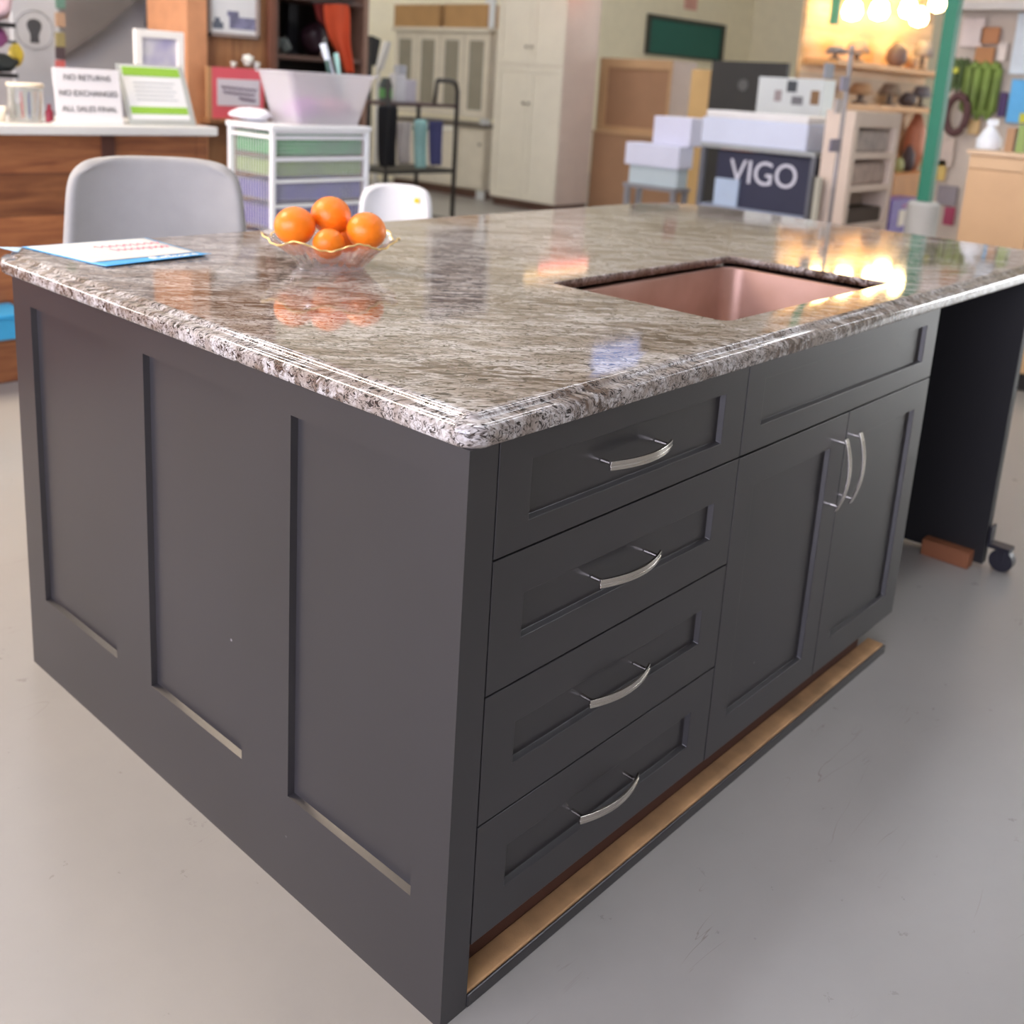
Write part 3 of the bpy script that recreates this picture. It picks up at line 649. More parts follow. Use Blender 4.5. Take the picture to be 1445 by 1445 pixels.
# left edge things
a, b_, za, zb = RY(-40, 14, -15, 20, 4.2); pl_ = thing('display_rack', 'thin dark display rack at the far left behind the desk', 'rack', (a, 4.3, 0))
B('post', BLACKM, a-.02, a+.0, 4.25, 4.30, 0, 2.2, pl_); B('shelf', BLACKM, a, b_, 4.15, 4.40, onY(6, 103, 4.2).z-.02, onY(6, 103, 4.2).z, pl_); B('shelf', BLACKM, a, b_, 4.15, 4.40, onY(6, 32, 4.2).z-.02, onY(6, 32, 4.2).z, pl_)
zs2 = onY(6, 103, 4.2).z; zs1 = onY(6, 32, 4.2).z
def blob(name, c, m, sx, sy, sz, label, cat, group=None, lump=.15):
    bm = new(); bmesh.ops.create_icosphere(bm, subdivisions=3, radius=1)
    ph = random.uniform(0, 9)
    for v in bm.verts:
        k = 1+lump*math.sin(v.co.x*4+ph)*math.cos(v.co.z*5+ph*2)+lump*.6*math.sin(v.co.y*7+ph)
        v.co = Vector((c[0]+v.co.x*sx*k, c[1]+v.co.y*sy*k, c[2]+v.co.z*sz*k))
    return tag(obj(name, bm, m, smooth=True), label, cat, group)
blob('gift_bag', (onY(3, 8, 4.22).x, 4.26, zs1+.085), mat('c9aeb4', .6), .06, .05, .08, 'pink bag on the top shelf of the far left rack', 'bag')
blob('black_hat', (onY(5, 93, 4.22).x, 4.26, zs2+.04), mat('1d2322', .7), .08, .06, .04, 'black hat on the lower shelf of the far left rack', 'hat')
blob('purple_ornament', (onY(1, 62, 4.22).x, 4.26, zs2+.16), mat('8a4a7c', .5), .045, .04, .045, 'purple ornament above the black hat', 'ornament', lump=.08)
blob('yellow_tape_roll', (onY(29, 76, 4.3).x, 4.35, onY(29, 78, 4.3).z), mat('d9bc3b', .5), .032, .04, .055, 'yellow sponge hanging beside the far left rack', 'sponge', lump=.05)
a, b_, za, zb = RY(14, 22, 60, 96, 4.3); tag(B('hook_bar', mat('46484a', .4), a-.02, b_+.01, 4.30, 4.31, onY(29, 62, 4.3).z, onY(29, 58, 4.3).z), 'short dark hook bar holding the yellow sponge', 'hook')
# hanging dark item + paper
a, b_, za, zb = RY(202, 214, -15, 38, 5.19); bm = new(); tube(bm, [((a+b_)/2, 5.17, za), ((a+b_)/2, 5.17, (za+zb)/2), ((a+b_)/2, 5.17, zb)], [.03, .022, .008], 10); tag(obj('hanging_brush', bm, mat('55565a', .5), smooth=True), 'dark grey brush hanging on the light grey partition', 'brush')
a, b_, za, zb = RY(222, 254, -15, 38, 5.19); tag(B('paper_notice', mat('cbbfc0', .6), a, b_, 5.193, 5.199, za, zb), 'pinkish paper notice pinned on the partition left of the pine column', 'notice')
# pine column
c0, c1, _, _ = RY(257, 286, 0, 150, 4.25); c2_, c3, _, _ = RY(286, 384, 0, 150, 4.25)
pc = thing('pine_column', 'wide pine board column between the service desk and the dark bookcase', 'column', (c0, 4.4, 0))
B('corner_board', mat('c98f66', .5, var=.12, scale=30), c0, c1-.002, 4.20, 4.60, 0, 2.6, pc, .003, label='lighter orange-toned corner board')
B('board_face', COLW, c1, c3-.045, 4.24, 4.60, 0, 2.6, pc, .003)
B('edge_board', mat('6d4534', .5, var=.12), c3-.044, c3, 4.21, 4.60, 0, 2.6, pc, .003, label='dark brown edge board')
# upper framed poster
a, b_, za, zb = RY(293, 366, -25, 53, 4.22)
up = thing('framed_poster', 'white framed photograph hanging high on the pine column', 'poster', ((a+b_)/2, 4.23, za))
bm = new(); box(bm, a, a+.02, 4.212, 4.238, za, zb); box(bm, b_-.02, b_, 4.212, 4.238, za, zb); box(bm, a, b_, 4.212, 4.238, za, za+.02); box(bm, a, b_, 4.212, 4.238, zb-.02, zb)
obj('frame', bm, mat('8d8078', .5), up, bevel=.002)
B('picture_field', mat('d9dad8', .4, var=.02), a+.02, b_-.02, 4.225, 4.238, za+.02, zb-.02, up, 0)
hz = zb-za; bm = new(); wv = b_-a
for u0, u1, v0, v1 in ((.10, .30, .14, .26), (.14, .24, .26, .34)): box(bm, a+u0*wv, a+u1*wv, 4.2235, 4.2249, za+v0*hz, za+v1*hz)
obj('photo_detail', bm, mat('5c636e', .5), up)
bm = new(); box(bm, a+.42*wv, a+.93*wv, 4.2235, 4.2249, za+.16*hz, za+.38*hz); box(bm, a+.38*wv, a+.60*wv, 4.2235, 4.2249, za+.38*hz, za+.48*hz); obj('photo_detail', bm, mat('77778f', .5, var=.4, scale=60), up)
# red sign on ledge
a, b_, za, zb = RY(298, 371, 96, 167, 4.15)
tag(B('ledge', COLW, a-.04, b_-.001, 4.10, 4.239, za-.025, za-.002), 'narrow pine ledge on the pine column under the red sign', 'ledge')
rs = thing('red_sign', 'red bordered sign with a white centre standing on the pine column ledge', 'sign', ((a+b_)/2, 4.15, za))
B('board', mat('e0606c', .5, var=.03), a, b_, 4.14, 4.15, za-.0018, zb, rs, .001)
B('wood_edge', mat('b98d62', .5), a-.028, a-.001, 4.14, 4.16, za-.0018, zb, rs, .001, label='light wood edge strip')
hz = zb-za; wv = b_-a
B('white_field', mat('d9d3da', .5, var=.02), a+.09*wv, a+.91*wv, 4.137, 4.1395, za+.25*hz, za+.78*hz, rs, 0)
for k, (v, u0, u1, dz_) in enumerate(((.62, .16, .84, -.05), (.52, .20, .80, -.05), (.40, .50, .82, -.04))):
    bm = new(); V0 = Vector((a+u0*wv, 4.1368, za+v*hz)); V1 = Vector((a+u1*wv, 4.1368, za+(v+dz_)*hz)); tube(bm, [V0.lerp(V1, i/24)+Vector((0, 0, hz*.025*math.sin(i*1.9))) for i in range(25)], hz*.018, 5); obj('handwriting', bm, mat('77687c', .6), rs)
for k, (x, y, r, lb) in enumerate(((330, 90, .016, 'small white flower at the left behind the red sign top'), (350, 84, .030, 'large white flower head above the red sign'), (362, 91, .020, 'white flower at the right above the red sign'))):
    p = onY(x, y, 4.19); fl = thing('silk_flower', lb, 'flower', (p.x, 4.19, za), 0, 'white flowers behind the red sign')
    bm = new(); bmesh.ops.create_icosphere(bm, subdivisions=3, radius=r, matrix=Matrix.Translation(p))
    for v in bm.verts: v.co += (v.co-p)*.25*math.sin(40*v.co.x/r*.03+v.co.z*300)
    obj('petals', bm, mat('e3e6dc', .7), fl, smooth=True); bm = new(); tube(bm, [(p.x, 4.19, za-.0018), p], .003, 6); obj('stem', bm, mat('5f7a4a', .6), fl)

# ================================================================== BOOKCASE
YB = 5.0
a, b_, _, zt = RY(386, 520, -70, 170, YB); z_sh = onY(450, 80, YB).z
bcx_ = thing('bookcase', 'dark brown bookcase with open shelves behind the white plastic tub', 'bookcase', ((a+b_)/2, YB+.2, 0))
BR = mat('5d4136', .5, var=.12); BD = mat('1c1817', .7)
B('side_panel', BR, a, a+.04, YB, YB+.42, 0, zt, bcx_); B('side_panel', mat('8b6a58', .5, var=.1), b_-.045, b_, YB, YB+.42, 0, zt, bcx_, label='side panel in a lighter brown to look lit')  # second panel: lit side put into a lighter copy of the brown
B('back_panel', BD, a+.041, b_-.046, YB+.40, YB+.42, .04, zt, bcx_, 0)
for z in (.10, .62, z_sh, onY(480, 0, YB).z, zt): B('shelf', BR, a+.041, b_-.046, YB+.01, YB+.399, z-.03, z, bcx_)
zt0 = onY(480, 0, YB).z-.03
# things on that shelf
p = onY(447, 50, YB+.12); blob('purple_vase', (p.x, YB+.15, z_sh+.115), mat('3d2a35', .25), .105, .09, .112, 'dark purple round vase on the bookcase shelf', 'vase', lump=.04)
p = onY(397, 60, YB+.12); blob('silver_ornament', (p.x+.03, YB+.15, z_sh+.055), mat('6f7774', .4), .05, .05, .055, 'grey figurine at the left of the bookcase shelf', 'ornament', lump=.3)
p = onY(440, 74, YB+.12); blob('pink_soap_dish', (p.x+.05, YB+.045, z_sh+.02), mat('b98f80', .5), .03, .03, .018, 'small pinkish dish in front of the purple vase', 'dish', lump=.02)
a2_, b2_, za, zb = RY(412, 432, -5, 30, YB+.2)
tag(B('folded_umbrella', mat('33343a', .6), a2_+.02, b2_-.02, YB+.26, YB+.32, z_sh, zt0-.01), 'dark grey folded umbrella upright behind the purple vase', 'umbrella')
# orange cloth
pts = [((456, 5), (494, 5)), ((458, 20), (494, 22)), ((461, 38), (493, 42)), ((466, 55), (492, 60)), ((477, 72), (494, 76)), ((484, 88), (497, 90)), ((487, 103), (498, 104))]
bm = new(); V = []
for j, (l, r) in enumerate(pts):
    row = []
    for i in range(9):
        u = i/8; q_ = onY(l[0]+(r[0]-l[0])*u, l[1]+(r[1]-l[1])*u, YB-.05); row.append(bm.verts.new((q_.x, YB-.05+.018*math.sin(u*9+j*.5), q_.z)))
    V.append(row)
for j in range(len(pts)-1):
    for i in range(8): bm.faces.new((V[j][i], V[j][i+1], V[j+1][i+1], V[j+1][i]))
tag(obj('orange_cloth', bm, mat('d2502a', .8, var=.12), smooth=True, solid=.006, sub=1), 'bright orange cloth hanging in front of the bookcase opening', 'cloth')
a2_, b2_, za, zb = RY(444, 466, 2, 30, YB); bm = new(); V = []
prism(bm, [onY(444, 4, YB-.02), onY(470, 4, YB-.02), onY(462, 40, YB-.02), onY(450, 28, YB-.02)], (0, .02, 0)); tag(obj('red_cloth', bm, mat('7c2620', .8), bevel=.003), 'dark red cloth hanging left of the orange cloth', 'cloth')
pA, pB = onY(440, 3, YB-.05), onY(500, 3, YB-.05); bm = new(); tube(bm, [(pA.x, YB-.05, pA.z), (pB.x, YB-.05, pB.z)], .008, 8); box(bm, pA.x, pA.x+.012, YB-.05, YB-.001, pA.z-.006, pA.z+.006); box(bm, pB.x-.012, pB.x, YB-.05, YB-.001, pB.z-.006, pB.z+.006)
tag(obj('towel_bar', bm, BLACKM), 'black rod along the bookcase holding the hanging cloths', 'rod')

# ================================================================== WIRE DRAWER STAND
YS = 3.02
s0, s1, _, _ = RY(384, 521, 180, 300, YS); zt = onY(450, 178, YS).z; ys1 = onX(321, 200, s0).y
st = thing('wire_drawer_stand', 'white wire drawer stand holding green and purple bins, behind the oranges', 'drawer stand', ((s0+s1)/2, YS+.2, 0))
WM = mat('e6e8e8', .4, var=.01)
bm = new()
for x in (s0, s1-.022):
    for y in (YS, ys1-.022): box(bm, x, x+.022, y, y+.022, 0, zt-.022)
for z in (.05, zt-.06):
    for y in (YS, ys1-.022): box(bm, s0+.022, s1-.022, y+.004, y+.018, z, z+.014)
    for x in (s0, s1-.022): box(bm, x+.004, x+.018, YS+.022, ys1-.022, z, z+.014)
obj('frame', bm, WM, st, bevel=.002)
B('top_shelf', WM, s0-.006, s1+.006, YS-.006, ys1+.006, zt-.022, zt, st, .003)
def wirebox(za, zb, c, lab, rail):
    bm = new()
    y0, y1 = YS+.010, ys1-.012; x0_, x1_ = s0+.024, s1-.024; wr = .0008
    for k in range(27): x = x0_+(x1_-x0_)*k/26; box(bm, x-wr, x+wr, y0-.002, y0+.001, za, zb)
    for k in range(7): z = za+(zb-za)*k/6; box(bm, x0_, x1_, y0-.0021, y0+.0011, z-wr, z+wr)
    for k in range(17): y = y0+(y1-y0)*k/16; box(bm, s0+.012, s0+.015, y-wr, y+wr, za, zb)
    for k in range(7): z = za+(zb-za)*k/6; box(bm, s0+.0119, s0+.0151, y0, y1, z-wr, z+wr)
    box(bm, x0_, x1_, y0-.008, y0-.002, zb-.010, zb+.006)
    d = obj('wire_drawer', bm, WM, st)
    lb = new(); box(lb, x0_+.006, x1_-.006, y0+.008, y1-.01, za+.004, zb-.012)
    o = obj('bin_liner', lb, mat(c, .6, var=.35, scale=26), None, bevel=.01, label=lab); o.parent = d
    o.matrix_parent_inverse = Matrix()
zz = lambda py: onY(450, py, YS).z
wirebox(zz(221), zz(186), '0f8a35', 'green bin liner', 1); wirebox(zz(250), zz(224), '6b8a12', 'yellow-green bin liner', 1)
wirebox(zz(284), zz(254), '35228c', 'purple bin liner', 1); wirebox(zz(322), zz(288), '3c2288', 'purple bin liner', 1); wirebox(zz(380), zz(328), '2f2a7c', 'purple bin liner', 1)
# tub
t0, t1, _, tz = RY(396, 524, 103, 178, YS+.1); u0, u1, _, _ = RY(420, 512, 140, 178, YS+.06)
tb = thing('plastic_tub', 'translucent white plastic tub of cleaning things on the wire drawer stand', 'tub', ((t0+t1)/2, YS+.2, zt))
def rr4(x0_, x1_, y0_, y1_, z, r=.03, n=5):
    P = []
    for cx, cy, s in ((x0_+r, y0_+r, PI), (x1_-r, y0_+r, 1.5*PI), (x1_-r, y1_-r, 0), (x0_+r, y1_-r, .5*PI)):
        for k in range(n): a = s+PI/2*k/(n-1); P.append(Vector((cx+r*math.cos(a), cy+r*math.sin(a), z)))
    return P
bm = new(); yb0, yb1 = YS+.05, ys1-.04
rings(bm, [rr4(u0+.01, u1-.005, yb0+.02, yb1-.02, zt+.001), rr4(t0+.012, t1-.012, yb0, yb1, tz-.012), rr4(t0, t1, yb0-.012, yb1+.012, tz-.01), rr4(t0, t1, yb0-.012, yb1+.012, tz), rr4(t0+.016, t1-.016, yb0+.004, yb1-.004, tz), rr4(u0+.016, u1-.011, yb0+.026, yb1-.026, zt+.006)])
obj('tub_body', bm, mat('ebe8ec', .35, trans=.5, var=.01, alpha=.55), tb, smooth=False, bevel=.002)
cmx, cmy = (u0+u1)/2, (yb0+yb1)/2
blob('pink_cloth', (cmx-.07, cmy, zt+.065), mat('b878b8', .8), .085, .085, .055, 'pinkish purple cloth folded in the white tub', 'cloth', lump=.1)
blob('mauve_cloth', (cmx+.10, cmy, zt+.065), mat('9c7186', .8), .08, .085, .055, 'mauve cloth at the right inside the white tub', 'cloth', lump=.1)
for (xa, ya), (xb, yb_), r_, c, lb, nm in (((468, 104), (456, 62), .016, 'c3cbd6', 'pale blue brush handle rising out of the white tub', 'brush_handle'), ((478, 104), (474, 75), .013, 'a7cfc4', 'pale green brush handle rising out of the white tub', 'brush_handle'), ((466, 106), (462, 84), .014, '2a4a44', 'dark green brush handle rising out of the white tub', 'brush_handle')):
    q1 = onY(xa, ya, cmy); q2_ = onY(xb, yb_, cmy); d = (q2_-q1); base = q1-d.normalized()*((q1.z-zt-.12)/max(.2, d.normalized().z))
    bm = new(); tube(bm, [base, q1, q2_], [r_*.8, r_*.8, r_], 12); tag(obj(nm, bm, mat(c, .4), smooth=True), lb, 'brush')
# crumpled white bag left of tub
p = onY(391, 172, YS+.2); blob('white_cloth', (s0+.075, YS+.27, zt+.032), mat('ececf2', .8, var=.02), .085, .10, .030, 'crumpled white cloth on the drawer stand left of the tub', 'cloth', lump=.12)

# ================================================================== BLACK TROLLEY
YT = 5.3
a, b_, _, _ = RY(541, 645, 150, 250, YT); ht = onY(615, 113, YT).z
tr = thing('garment_trolley', 'black metal utility trolley with tall rounded handle, behind the white moulded chair', 'trolley', ((a+b_)/2, YT+.2, 0))
bm = new(); r_ = .019
xr, xl = b_-.02, a+.03
tube(bm, [(xr, YT, .05), (xr, YT, ht-.08), (xr-.02, YT, ht-.02), (xr-.08, YT, ht), (xr-.08-.13, YT, ht), (xr-.23, YT, ht-.01)], r_, 10)
zs_ = onY(590, 146, YT).z
tube(bm, [(xr-.23, YT, ht-.01), (xr-.23, YT+.02, zs_)], r_*.8, 10)
tube(bm, [(xl, YT, .05), (xl, YT, onY(550, 112, YT).z)], r_, 10); tube(bm, [(xr, YT+.45, .05), (xr, YT+.45, zs_)], r_, 10); tube(bm, [(xl, YT+.45, .05), (xl, YT+.45, zs_)], r_, 10)
obj('frame', bm, mat('3a3633', .45), tr, smooth=True)
zr_ = onY(590, 240, YT).z
B('top_tray', mat('4a3434', .5), xl, xr, YT+.001, YT+.449, zs_-.025, zs_, tr, .004); B('lower_tray', mat('26231f', .5), xl, xr, YT+.001, YT+.449, zr_-.03, zr_, tr, .004)
zra = onY(585, 180, YT).z; B('white_rail', mat('d9d4c0', .5), xl+.03, xr-.08, YT-.04, YT-.02, zra-.02, zra+.02, tr, .004, label='cream rail')
B('base_tray', mat('26231f', .5), xl, xr, YT+.001, YT+.449, .18, .21, tr, .004)
for x in (xl, xr):
    for y in (YT, YT+.45): 
        bm = new(); tube(bm, [(x-.012, y, .03), (x+.012, y, .03)], .03, 14); obj('wheel', bm, BLACKM, tr)
def hang(px0_, px1_, py0, py1, Y, c, name, label, cat, group=None, dy=.012):
    bm = new(); n = 8; V = []
    for j in range(6):
        row = []
        for i in range(n+1):
            u = i/n; v = j/5; q_ = onY(px0_+(px1_-px0_)*(u*(1-.15*math.sin(v*2))+.07*v), py0+(py1-py0)*v, Y); row.append(bm.verts.new((q_.x, Y+dy*math.sin(u*11+v*2), q_.z)))
        V.append(row)
    for j in range(5):
        for i in range(n): bm.faces.new((V[j][i], V[j][i+1], V[j+1][i+1], V[j+1][i]))
    return tag(obj(name, bm, mat(c, .8, var=.15), smooth=True, solid=.02, sub=1), label, cat, group)
G = 'cloths hanging from the black trolley'
hang(585, 602, 168, 238, YT-.075, '8fb8b4', 'hanging_cloth', 'pale teal cloth hanging in the middle of the black trolley', 'cloth', G)
hang(606, 624, 170, 234, YT-.075, '3f416a', 'hanging_cloth', 'navy blue cloth hanging at the right of the black trolley', 'cloth', G)
hang(561, 579, 172, 232, YT-.075, 'aaa49f', 'hanging_cloth', 'grey cloth hanging at the left of the black trolley', 'cloth', G)
hang(534, 560, 148, 236, YT-.028, '16161a', 'hanging_bag', 'black bag hanging over the left side of the black trolley', 'bag', None, .02)
for x_, y0_, y1_, w_, c, lb in ((562, 104, 141, 14, 'c9c8cb', 'white packet on the trolley top tray, left'), (576, 112, 141, 16, 'b9b4bc', 'pale lilac packet on the trolley top tray'), (566, 92, 104, 9, 'a7a9b0', 'small grey packet stacked above the white packet')):
    A_ = onY(x_-w_/2, y0_, YT+.15); B_ = onY(x_+w_/2, y1_, YT+.15); z0_ = zs_ if y1_ > 120 else onY(562, 104, YT+.15).z
    tag(B('packet', mat(c, .5, var=.1), A_.x, B_.x, YT+.12, YT+.2, z0_, A_.z, None, .008), lb, 'packet', 'packets on the trolley')
A_ = onY(529, 110, YT-.1); B_ = onY(549, 140, YT-.1)
gc = thing('canister', 'dark canister with green label at the left of the trolley top tray', 'canister', ((A_.x+B_.x)/2, YT+.06, zs_))
cx_ = xl+.055; r_ = .05
bm = new(); lathe(bm, [(r_, 0), (r_, .13), (r_*.7, .16), (r_*.7, .18)], (cx_, YT+.09, zs_), 24); obj('can', bm, mat('46504e', .4), gc)
bm = new(); lathe(bm, [(r_*1.02, .03), (r_*1.02, .10)], (cx_, YT+.09, zs_), 24, False); obj('green_label', bm, mat('5fa05a', .5), gc)
# black and white upright items left of trolley
bm = new(); q1, q2_, q3_, q4_ = onY(525, 50, 5.9), onY(538, 56, 5.9), onY(531, 93, 5.9), onY(523, 90, 5.9)
prism(bm, [q1, q2_, Vector((q3_.x, 5.9, q3_.z)), q4_], (0, .05, 0)); box(bm, q4_.x+.0, q4_.x+.03, 5.91, 5.94, 0, q4_.z+.02); tag(obj('upright_broom', bm, mat('18181c', .5), bevel=.004), 'black upright broom-like thing between the bookcase and the trolley', 'broom')
bm = new(); q1, q2_, q3_, q4_ = onY(546, 58, 6.05), onY(553, 60, 6.05), onY(541, 99, 6.05), onY(534, 97, 6.05)
prism(bm, [q1, q2_, q3_, q4_], (0, .05, 0)); box(bm, q4_.x, q4_.x+.03, 6.06, 6.09, 0, q4_.z+.02); tag(obj('leaning_board', bm, mat('d9d6cf', .5), bevel=.004), 'narrow white board leaning just right of the black upright broom-like thing', 'board')

# ================================================================== CREAM CABINET RUN (faces the camera's left, far back)
XC = 7.8
ya, yb_, zb0, zt0_ = RX(555, 689, 45, 162, XC)
wc = thing('wall_cabinets', 'cream hutch cabinets with four glass doors, under two cardboard boxes', 'cabinet', (XC, (ya+yb_)/2, 0))
B('body', CREAMCAB, XC+.02, XC+.36, ya, yb_, zb0, zt0_, wc)
n = 4; dw = (yb_-ya)/n
for i in range(n):
    y0_, y1_ = ya+i*dw+.008, ya+(i+1)*dw-.008; bm = new(); s = .075
    box(bm, XC, XC+.02, y0_, y0_+s, zb0+.01, zt0_-.01); box(bm, XC, XC+.02, y1_-s, y1_, zb0+.01, zt0_-.01); box(bm, XC, XC+.02, y0_+s, y1_-s, zb0+.01, zb0+.01+s); box(bm, XC, XC+.02, y0_+s, y1_-s, zt0_-.01-s, zt0_-.01)
    d = obj('door', bm, CREAMCAB, wc, bevel=.002); g_ = obj('pane', box(new(), XC+.008, XC+.012, y0_+s, y1_-s, zb0+.01+s, zt0_-.01-s), mat('8f8a7b', .12, spec=.6), None); g_.parent = d
B('crown', CREAMCAB, XC-.03, XC+.38, ya-.02, yb_+.02, zt0_, zt0_+.05, wc, .01)
bm = new(); box(bm, XC+.30, XC+.36, ya, ya+.04, 0.93, zb0); box(bm, XC+.30, XC+.36, yb_-.04, yb_, 0.93, zb0); box(bm, XC+.34, XC+.36, ya+.04, yb_-.04, .93, zb0); obj('back_splash', bm, CREAMCAB, wc)
zc_ = onX(665, 176, XC-.02).z
bb = thing('base_cabinets', 'cream base cabinets with dark grey-brown worktop, under the glass-door hutch', 'cabinet', (XC, (ya+yb_)/2, 0))
B('body', CREAMCAB, XC+.02, XC+.58, ya, yb_, .10, zc_-.03, bb); B('plinth', BR, XC+.06, XC+.58, ya, yb_, 0, .10, bb); B('worktop', mat('6a625a', .4), XC-.03, XC+.6, ya-.0, yb_+.02, zc_-.03, zc_+.01, bb, .004, label='dark grey-brown worktop')
for i in range(n):
    y0_, y1_ = ya+i*dw+.006, ya+(i+1)*dw-.006; fb = new(); box(fb, XC, XC+.02, y0_, y1_, .12, zc_-.04); d = obj('door', fb, CREAMCAB, bb, bevel=.003)
    kb = new(); sphere(kb, (XC-.015, y1_-.06 if i % 2 else y0_+.06, .62), .018, n=12); k = obj('knob', kb, mat('7e7a72', .4, .6), None, smooth=True); k.parent = d
# cardboard boxes on top
CARD = mat('b08a5c', .75, var=.06)
for (p0, p1, lb) in ((556, 619, 'cardboard box on the glass-door hutch, left one of the pair'), (627, 688, 'cardboard box on the glass-door hutch, right one of the pair')):
    y0_, y1_, z0_, z1_ = RX(p0, p1, 12, 42, XC+.03)
    t = thing('cardboard_box', lb, 'box', (XC+.1, (y0_+y1_)/2, zt0_+.05), 0, 'cardboard boxes on the hutch')
    B('carton', CARD, XC+.03, XC+.33, y0_, y1_, zt0_+.05, max(z1_, zt0_+.3), t, .006); B('flap', mat('c09b6b', .75), XC+.03, XC+.33, y0_-.01, y1_+.01, max(z1_, zt0_+.3), max(z1_, zt0_+.3)+.008, t, .001)
# white door leaf
y0_, y1_, z0_, z1_ = RX(689, 701, -20, 50, XC+.1); tag(B('white_trim_board', mat('dfe4e6', .5), XC+.05, XC+.09, y0_, y1_, 0, z1_), 'narrow white board between the hutch and the tall pantry', 'board')
# tall pantry
XP = 7.6
ya2, yb2, _, _ = RX(697, 791, 0, 290, XP)
xe = onY(838, 150, ya2).x
tp = thing('pantry_cabinet', 'tall cream pantry cabinet with panelled doors, right of the glass-door hutch', 'cabinet', (XP, (ya2+yb2)/2, 0))
B('body', mat('dccdc0', .5, var=.03), XP+.022, xe, ya2, yb2, .09, 2.32, tp, .003); B('plinth', BR, XP+.06, xe, ya2+.01, yb2-.01, 0, .09, tp)
zsplit = onX(745, 92, XP).z; ymid = (ya2+yb2)/2
PC = mat('e0dac9', .45, var=.03)
for y0_, y1_ in ((ya2+.003, ymid-.002), (ymid+.002, yb2-.003)):
    for z0_, z1_ in ((.10, zsplit-.003), (zsplit+.003, 2.31)):
        bm = new(); s = .07; box(bm, XP+.010, XP+.0215, y0_, y1_, z0_, z1_); box(bm, XP, XP+.01, y0_, y0_+s, z0_, z1_); box(bm, XP, XP+.01, y1_-s, y1_, z0_, z1_); box(bm, XP, XP+.01, y0_+s, y1_-s, z0_, z0_+s); box(bm, XP, XP+.01, y0_+s, y1_-s, z1_-s, z1_)
        d = obj('door', bm, PC, tp, bevel=.002)
        ky = y1_-.035 if y1_ < ymid+.001 else y0_+.035; kz = onX(745, 146, XP).z if z0_ < 1 else onX(745, 66, XP).z
        kb = new(); sphere(kb, (XP-.014, ky, kz), .016, n=12); k = obj('knob', kb, mat('8a8478', .4, .6), None, smooth=True); k.parent = d
B('cornice', PC, XP-.02, xe+.02, ya2-.02, yb2+.02, 2.32, 2.40, tp, .01)

# ================================================================== BROWN HUTCH
XH = 8.4
ya3, yb3, z0h, z1h = RX(843, 944, 83, 203, XH)
hu = thing('open_back_hutch', 'tan and brown cabinet backs with pale side panel, right of the tall pantry', 'cabinet', (XH, (ya3+yb3)/2, 0))
TAN = mat('bb9870', .6, var=.05); BRN = mat('9f7a5c', .6, var=.04)
xh2 = onY(980, 130, ya3).x
B('side_panel', mat('c9bbb0', .5, var=.03), XH+.02, xh2, ya3, ya3+.02, .88, z1h, hu); B('body', BRN, XH+.02, xh2, ya3+.021, yb3, .88, z1h-.02, hu, 0)
bm = new(); s = (yb3-ya3)*.12
box(bm, XH, XH+.019, yb3-s, yb3, z0h, z1h); box(bm, XH, XH+.019, ya3, ya3+.03, z0h, z1h); box(bm, XH, XH+.019, ya3+.03, yb3-s, z1h-.10, z1h); box(bm, XH, XH+.019, ya3+.03, yb3-s, z0h, z0h+.17)
obj('frame', bm, TAN, hu, bevel=.002, label='tan face frame')
yl0, yl1, _, zl1 = RX(832, 960, 205, 290, XH-.2)
B('lower_body', BRN, XH-.2, xh2, yl0, yl1, 0, .86, hu, .003); B('ledge', TAN, XH-.22, xh2, yl0-.01, yl1+.01, .86, .88, hu, .003)

# green board on the back wall
a, b_, za, zb = RY(913, 1022, 27, 82, Y1-.04)
gb = thing('green_board', 'dark green framed board high on the cream back wall', 'board', ((a+b_)/2, Y1-.03, za))
B('board', mat('24685c', .6, var=.03), a+.06, b_-.1, Y1-.03, Y1-.002, za+.03, zb-.06, gb, 0); bm = new()
box(bm, a, b_, Y1-.06, Y1-.002, zb-.06, zb); box(bm, b_-.1, b_, Y1-.06, Y1-.002, za, zb-.06); box(bm, a, a+.06, Y1-.06, Y1-.002, za, zb-.06); box(bm, a+.06, b_-.1, Y1-.06, Y1-.002, za, za+.03); obj('frame', bm, mat('3b3a34', .5), gb, bevel=.004)
a, b_, za, zb = RY(969, 986, -14, 14, Y1-.04); tag(B('small_red_notice', mat('d9a394', .6), a, b_, Y1-.02, Y1-.001, za, zb), 'small pinkish notice on the cream wall above the green board', 'notice')
a, b_, za, zb = RY(1085, 1112, -20, 14, Y1-.04); tag(B('wall_speaker', mat('a9a29a', .6), a, b_, Y1-.15, Y1-.001, za, zb), 'grey wall speaker at the top of the cream wall', 'speaker')
# high wall banners seen mirrored in the polished granite
def mirror_pt(px, py, Y): d = ray(px, py); t = (TOP-CAM.z)/d.z; P = CAM+d*t; d2 = Vector((d.x, d.y, -d.z)); return P+d2*((Y-P.y)/d2.y)
def mirror_x(px, py, X): d = ray(px, py); t = (TOP-CAM.z)/d.z; P = CAM+d*t; d2 = Vector((d.x, d.y, -d.z)); return P+d2*((X-P.x)/d2.x)
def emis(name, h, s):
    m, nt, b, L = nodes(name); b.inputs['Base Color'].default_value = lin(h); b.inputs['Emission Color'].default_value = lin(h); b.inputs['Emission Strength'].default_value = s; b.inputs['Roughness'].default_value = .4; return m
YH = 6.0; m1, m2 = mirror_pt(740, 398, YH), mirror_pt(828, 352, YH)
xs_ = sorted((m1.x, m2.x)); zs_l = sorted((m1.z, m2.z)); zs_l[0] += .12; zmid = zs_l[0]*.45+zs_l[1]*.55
nb = thing('lit_sign', 'lit pink and cream sign hanging from the ceiling, mirrored in the granite', 'sign', ((xs_[0]+xs_[1])/2, YH, zs_l[0]))
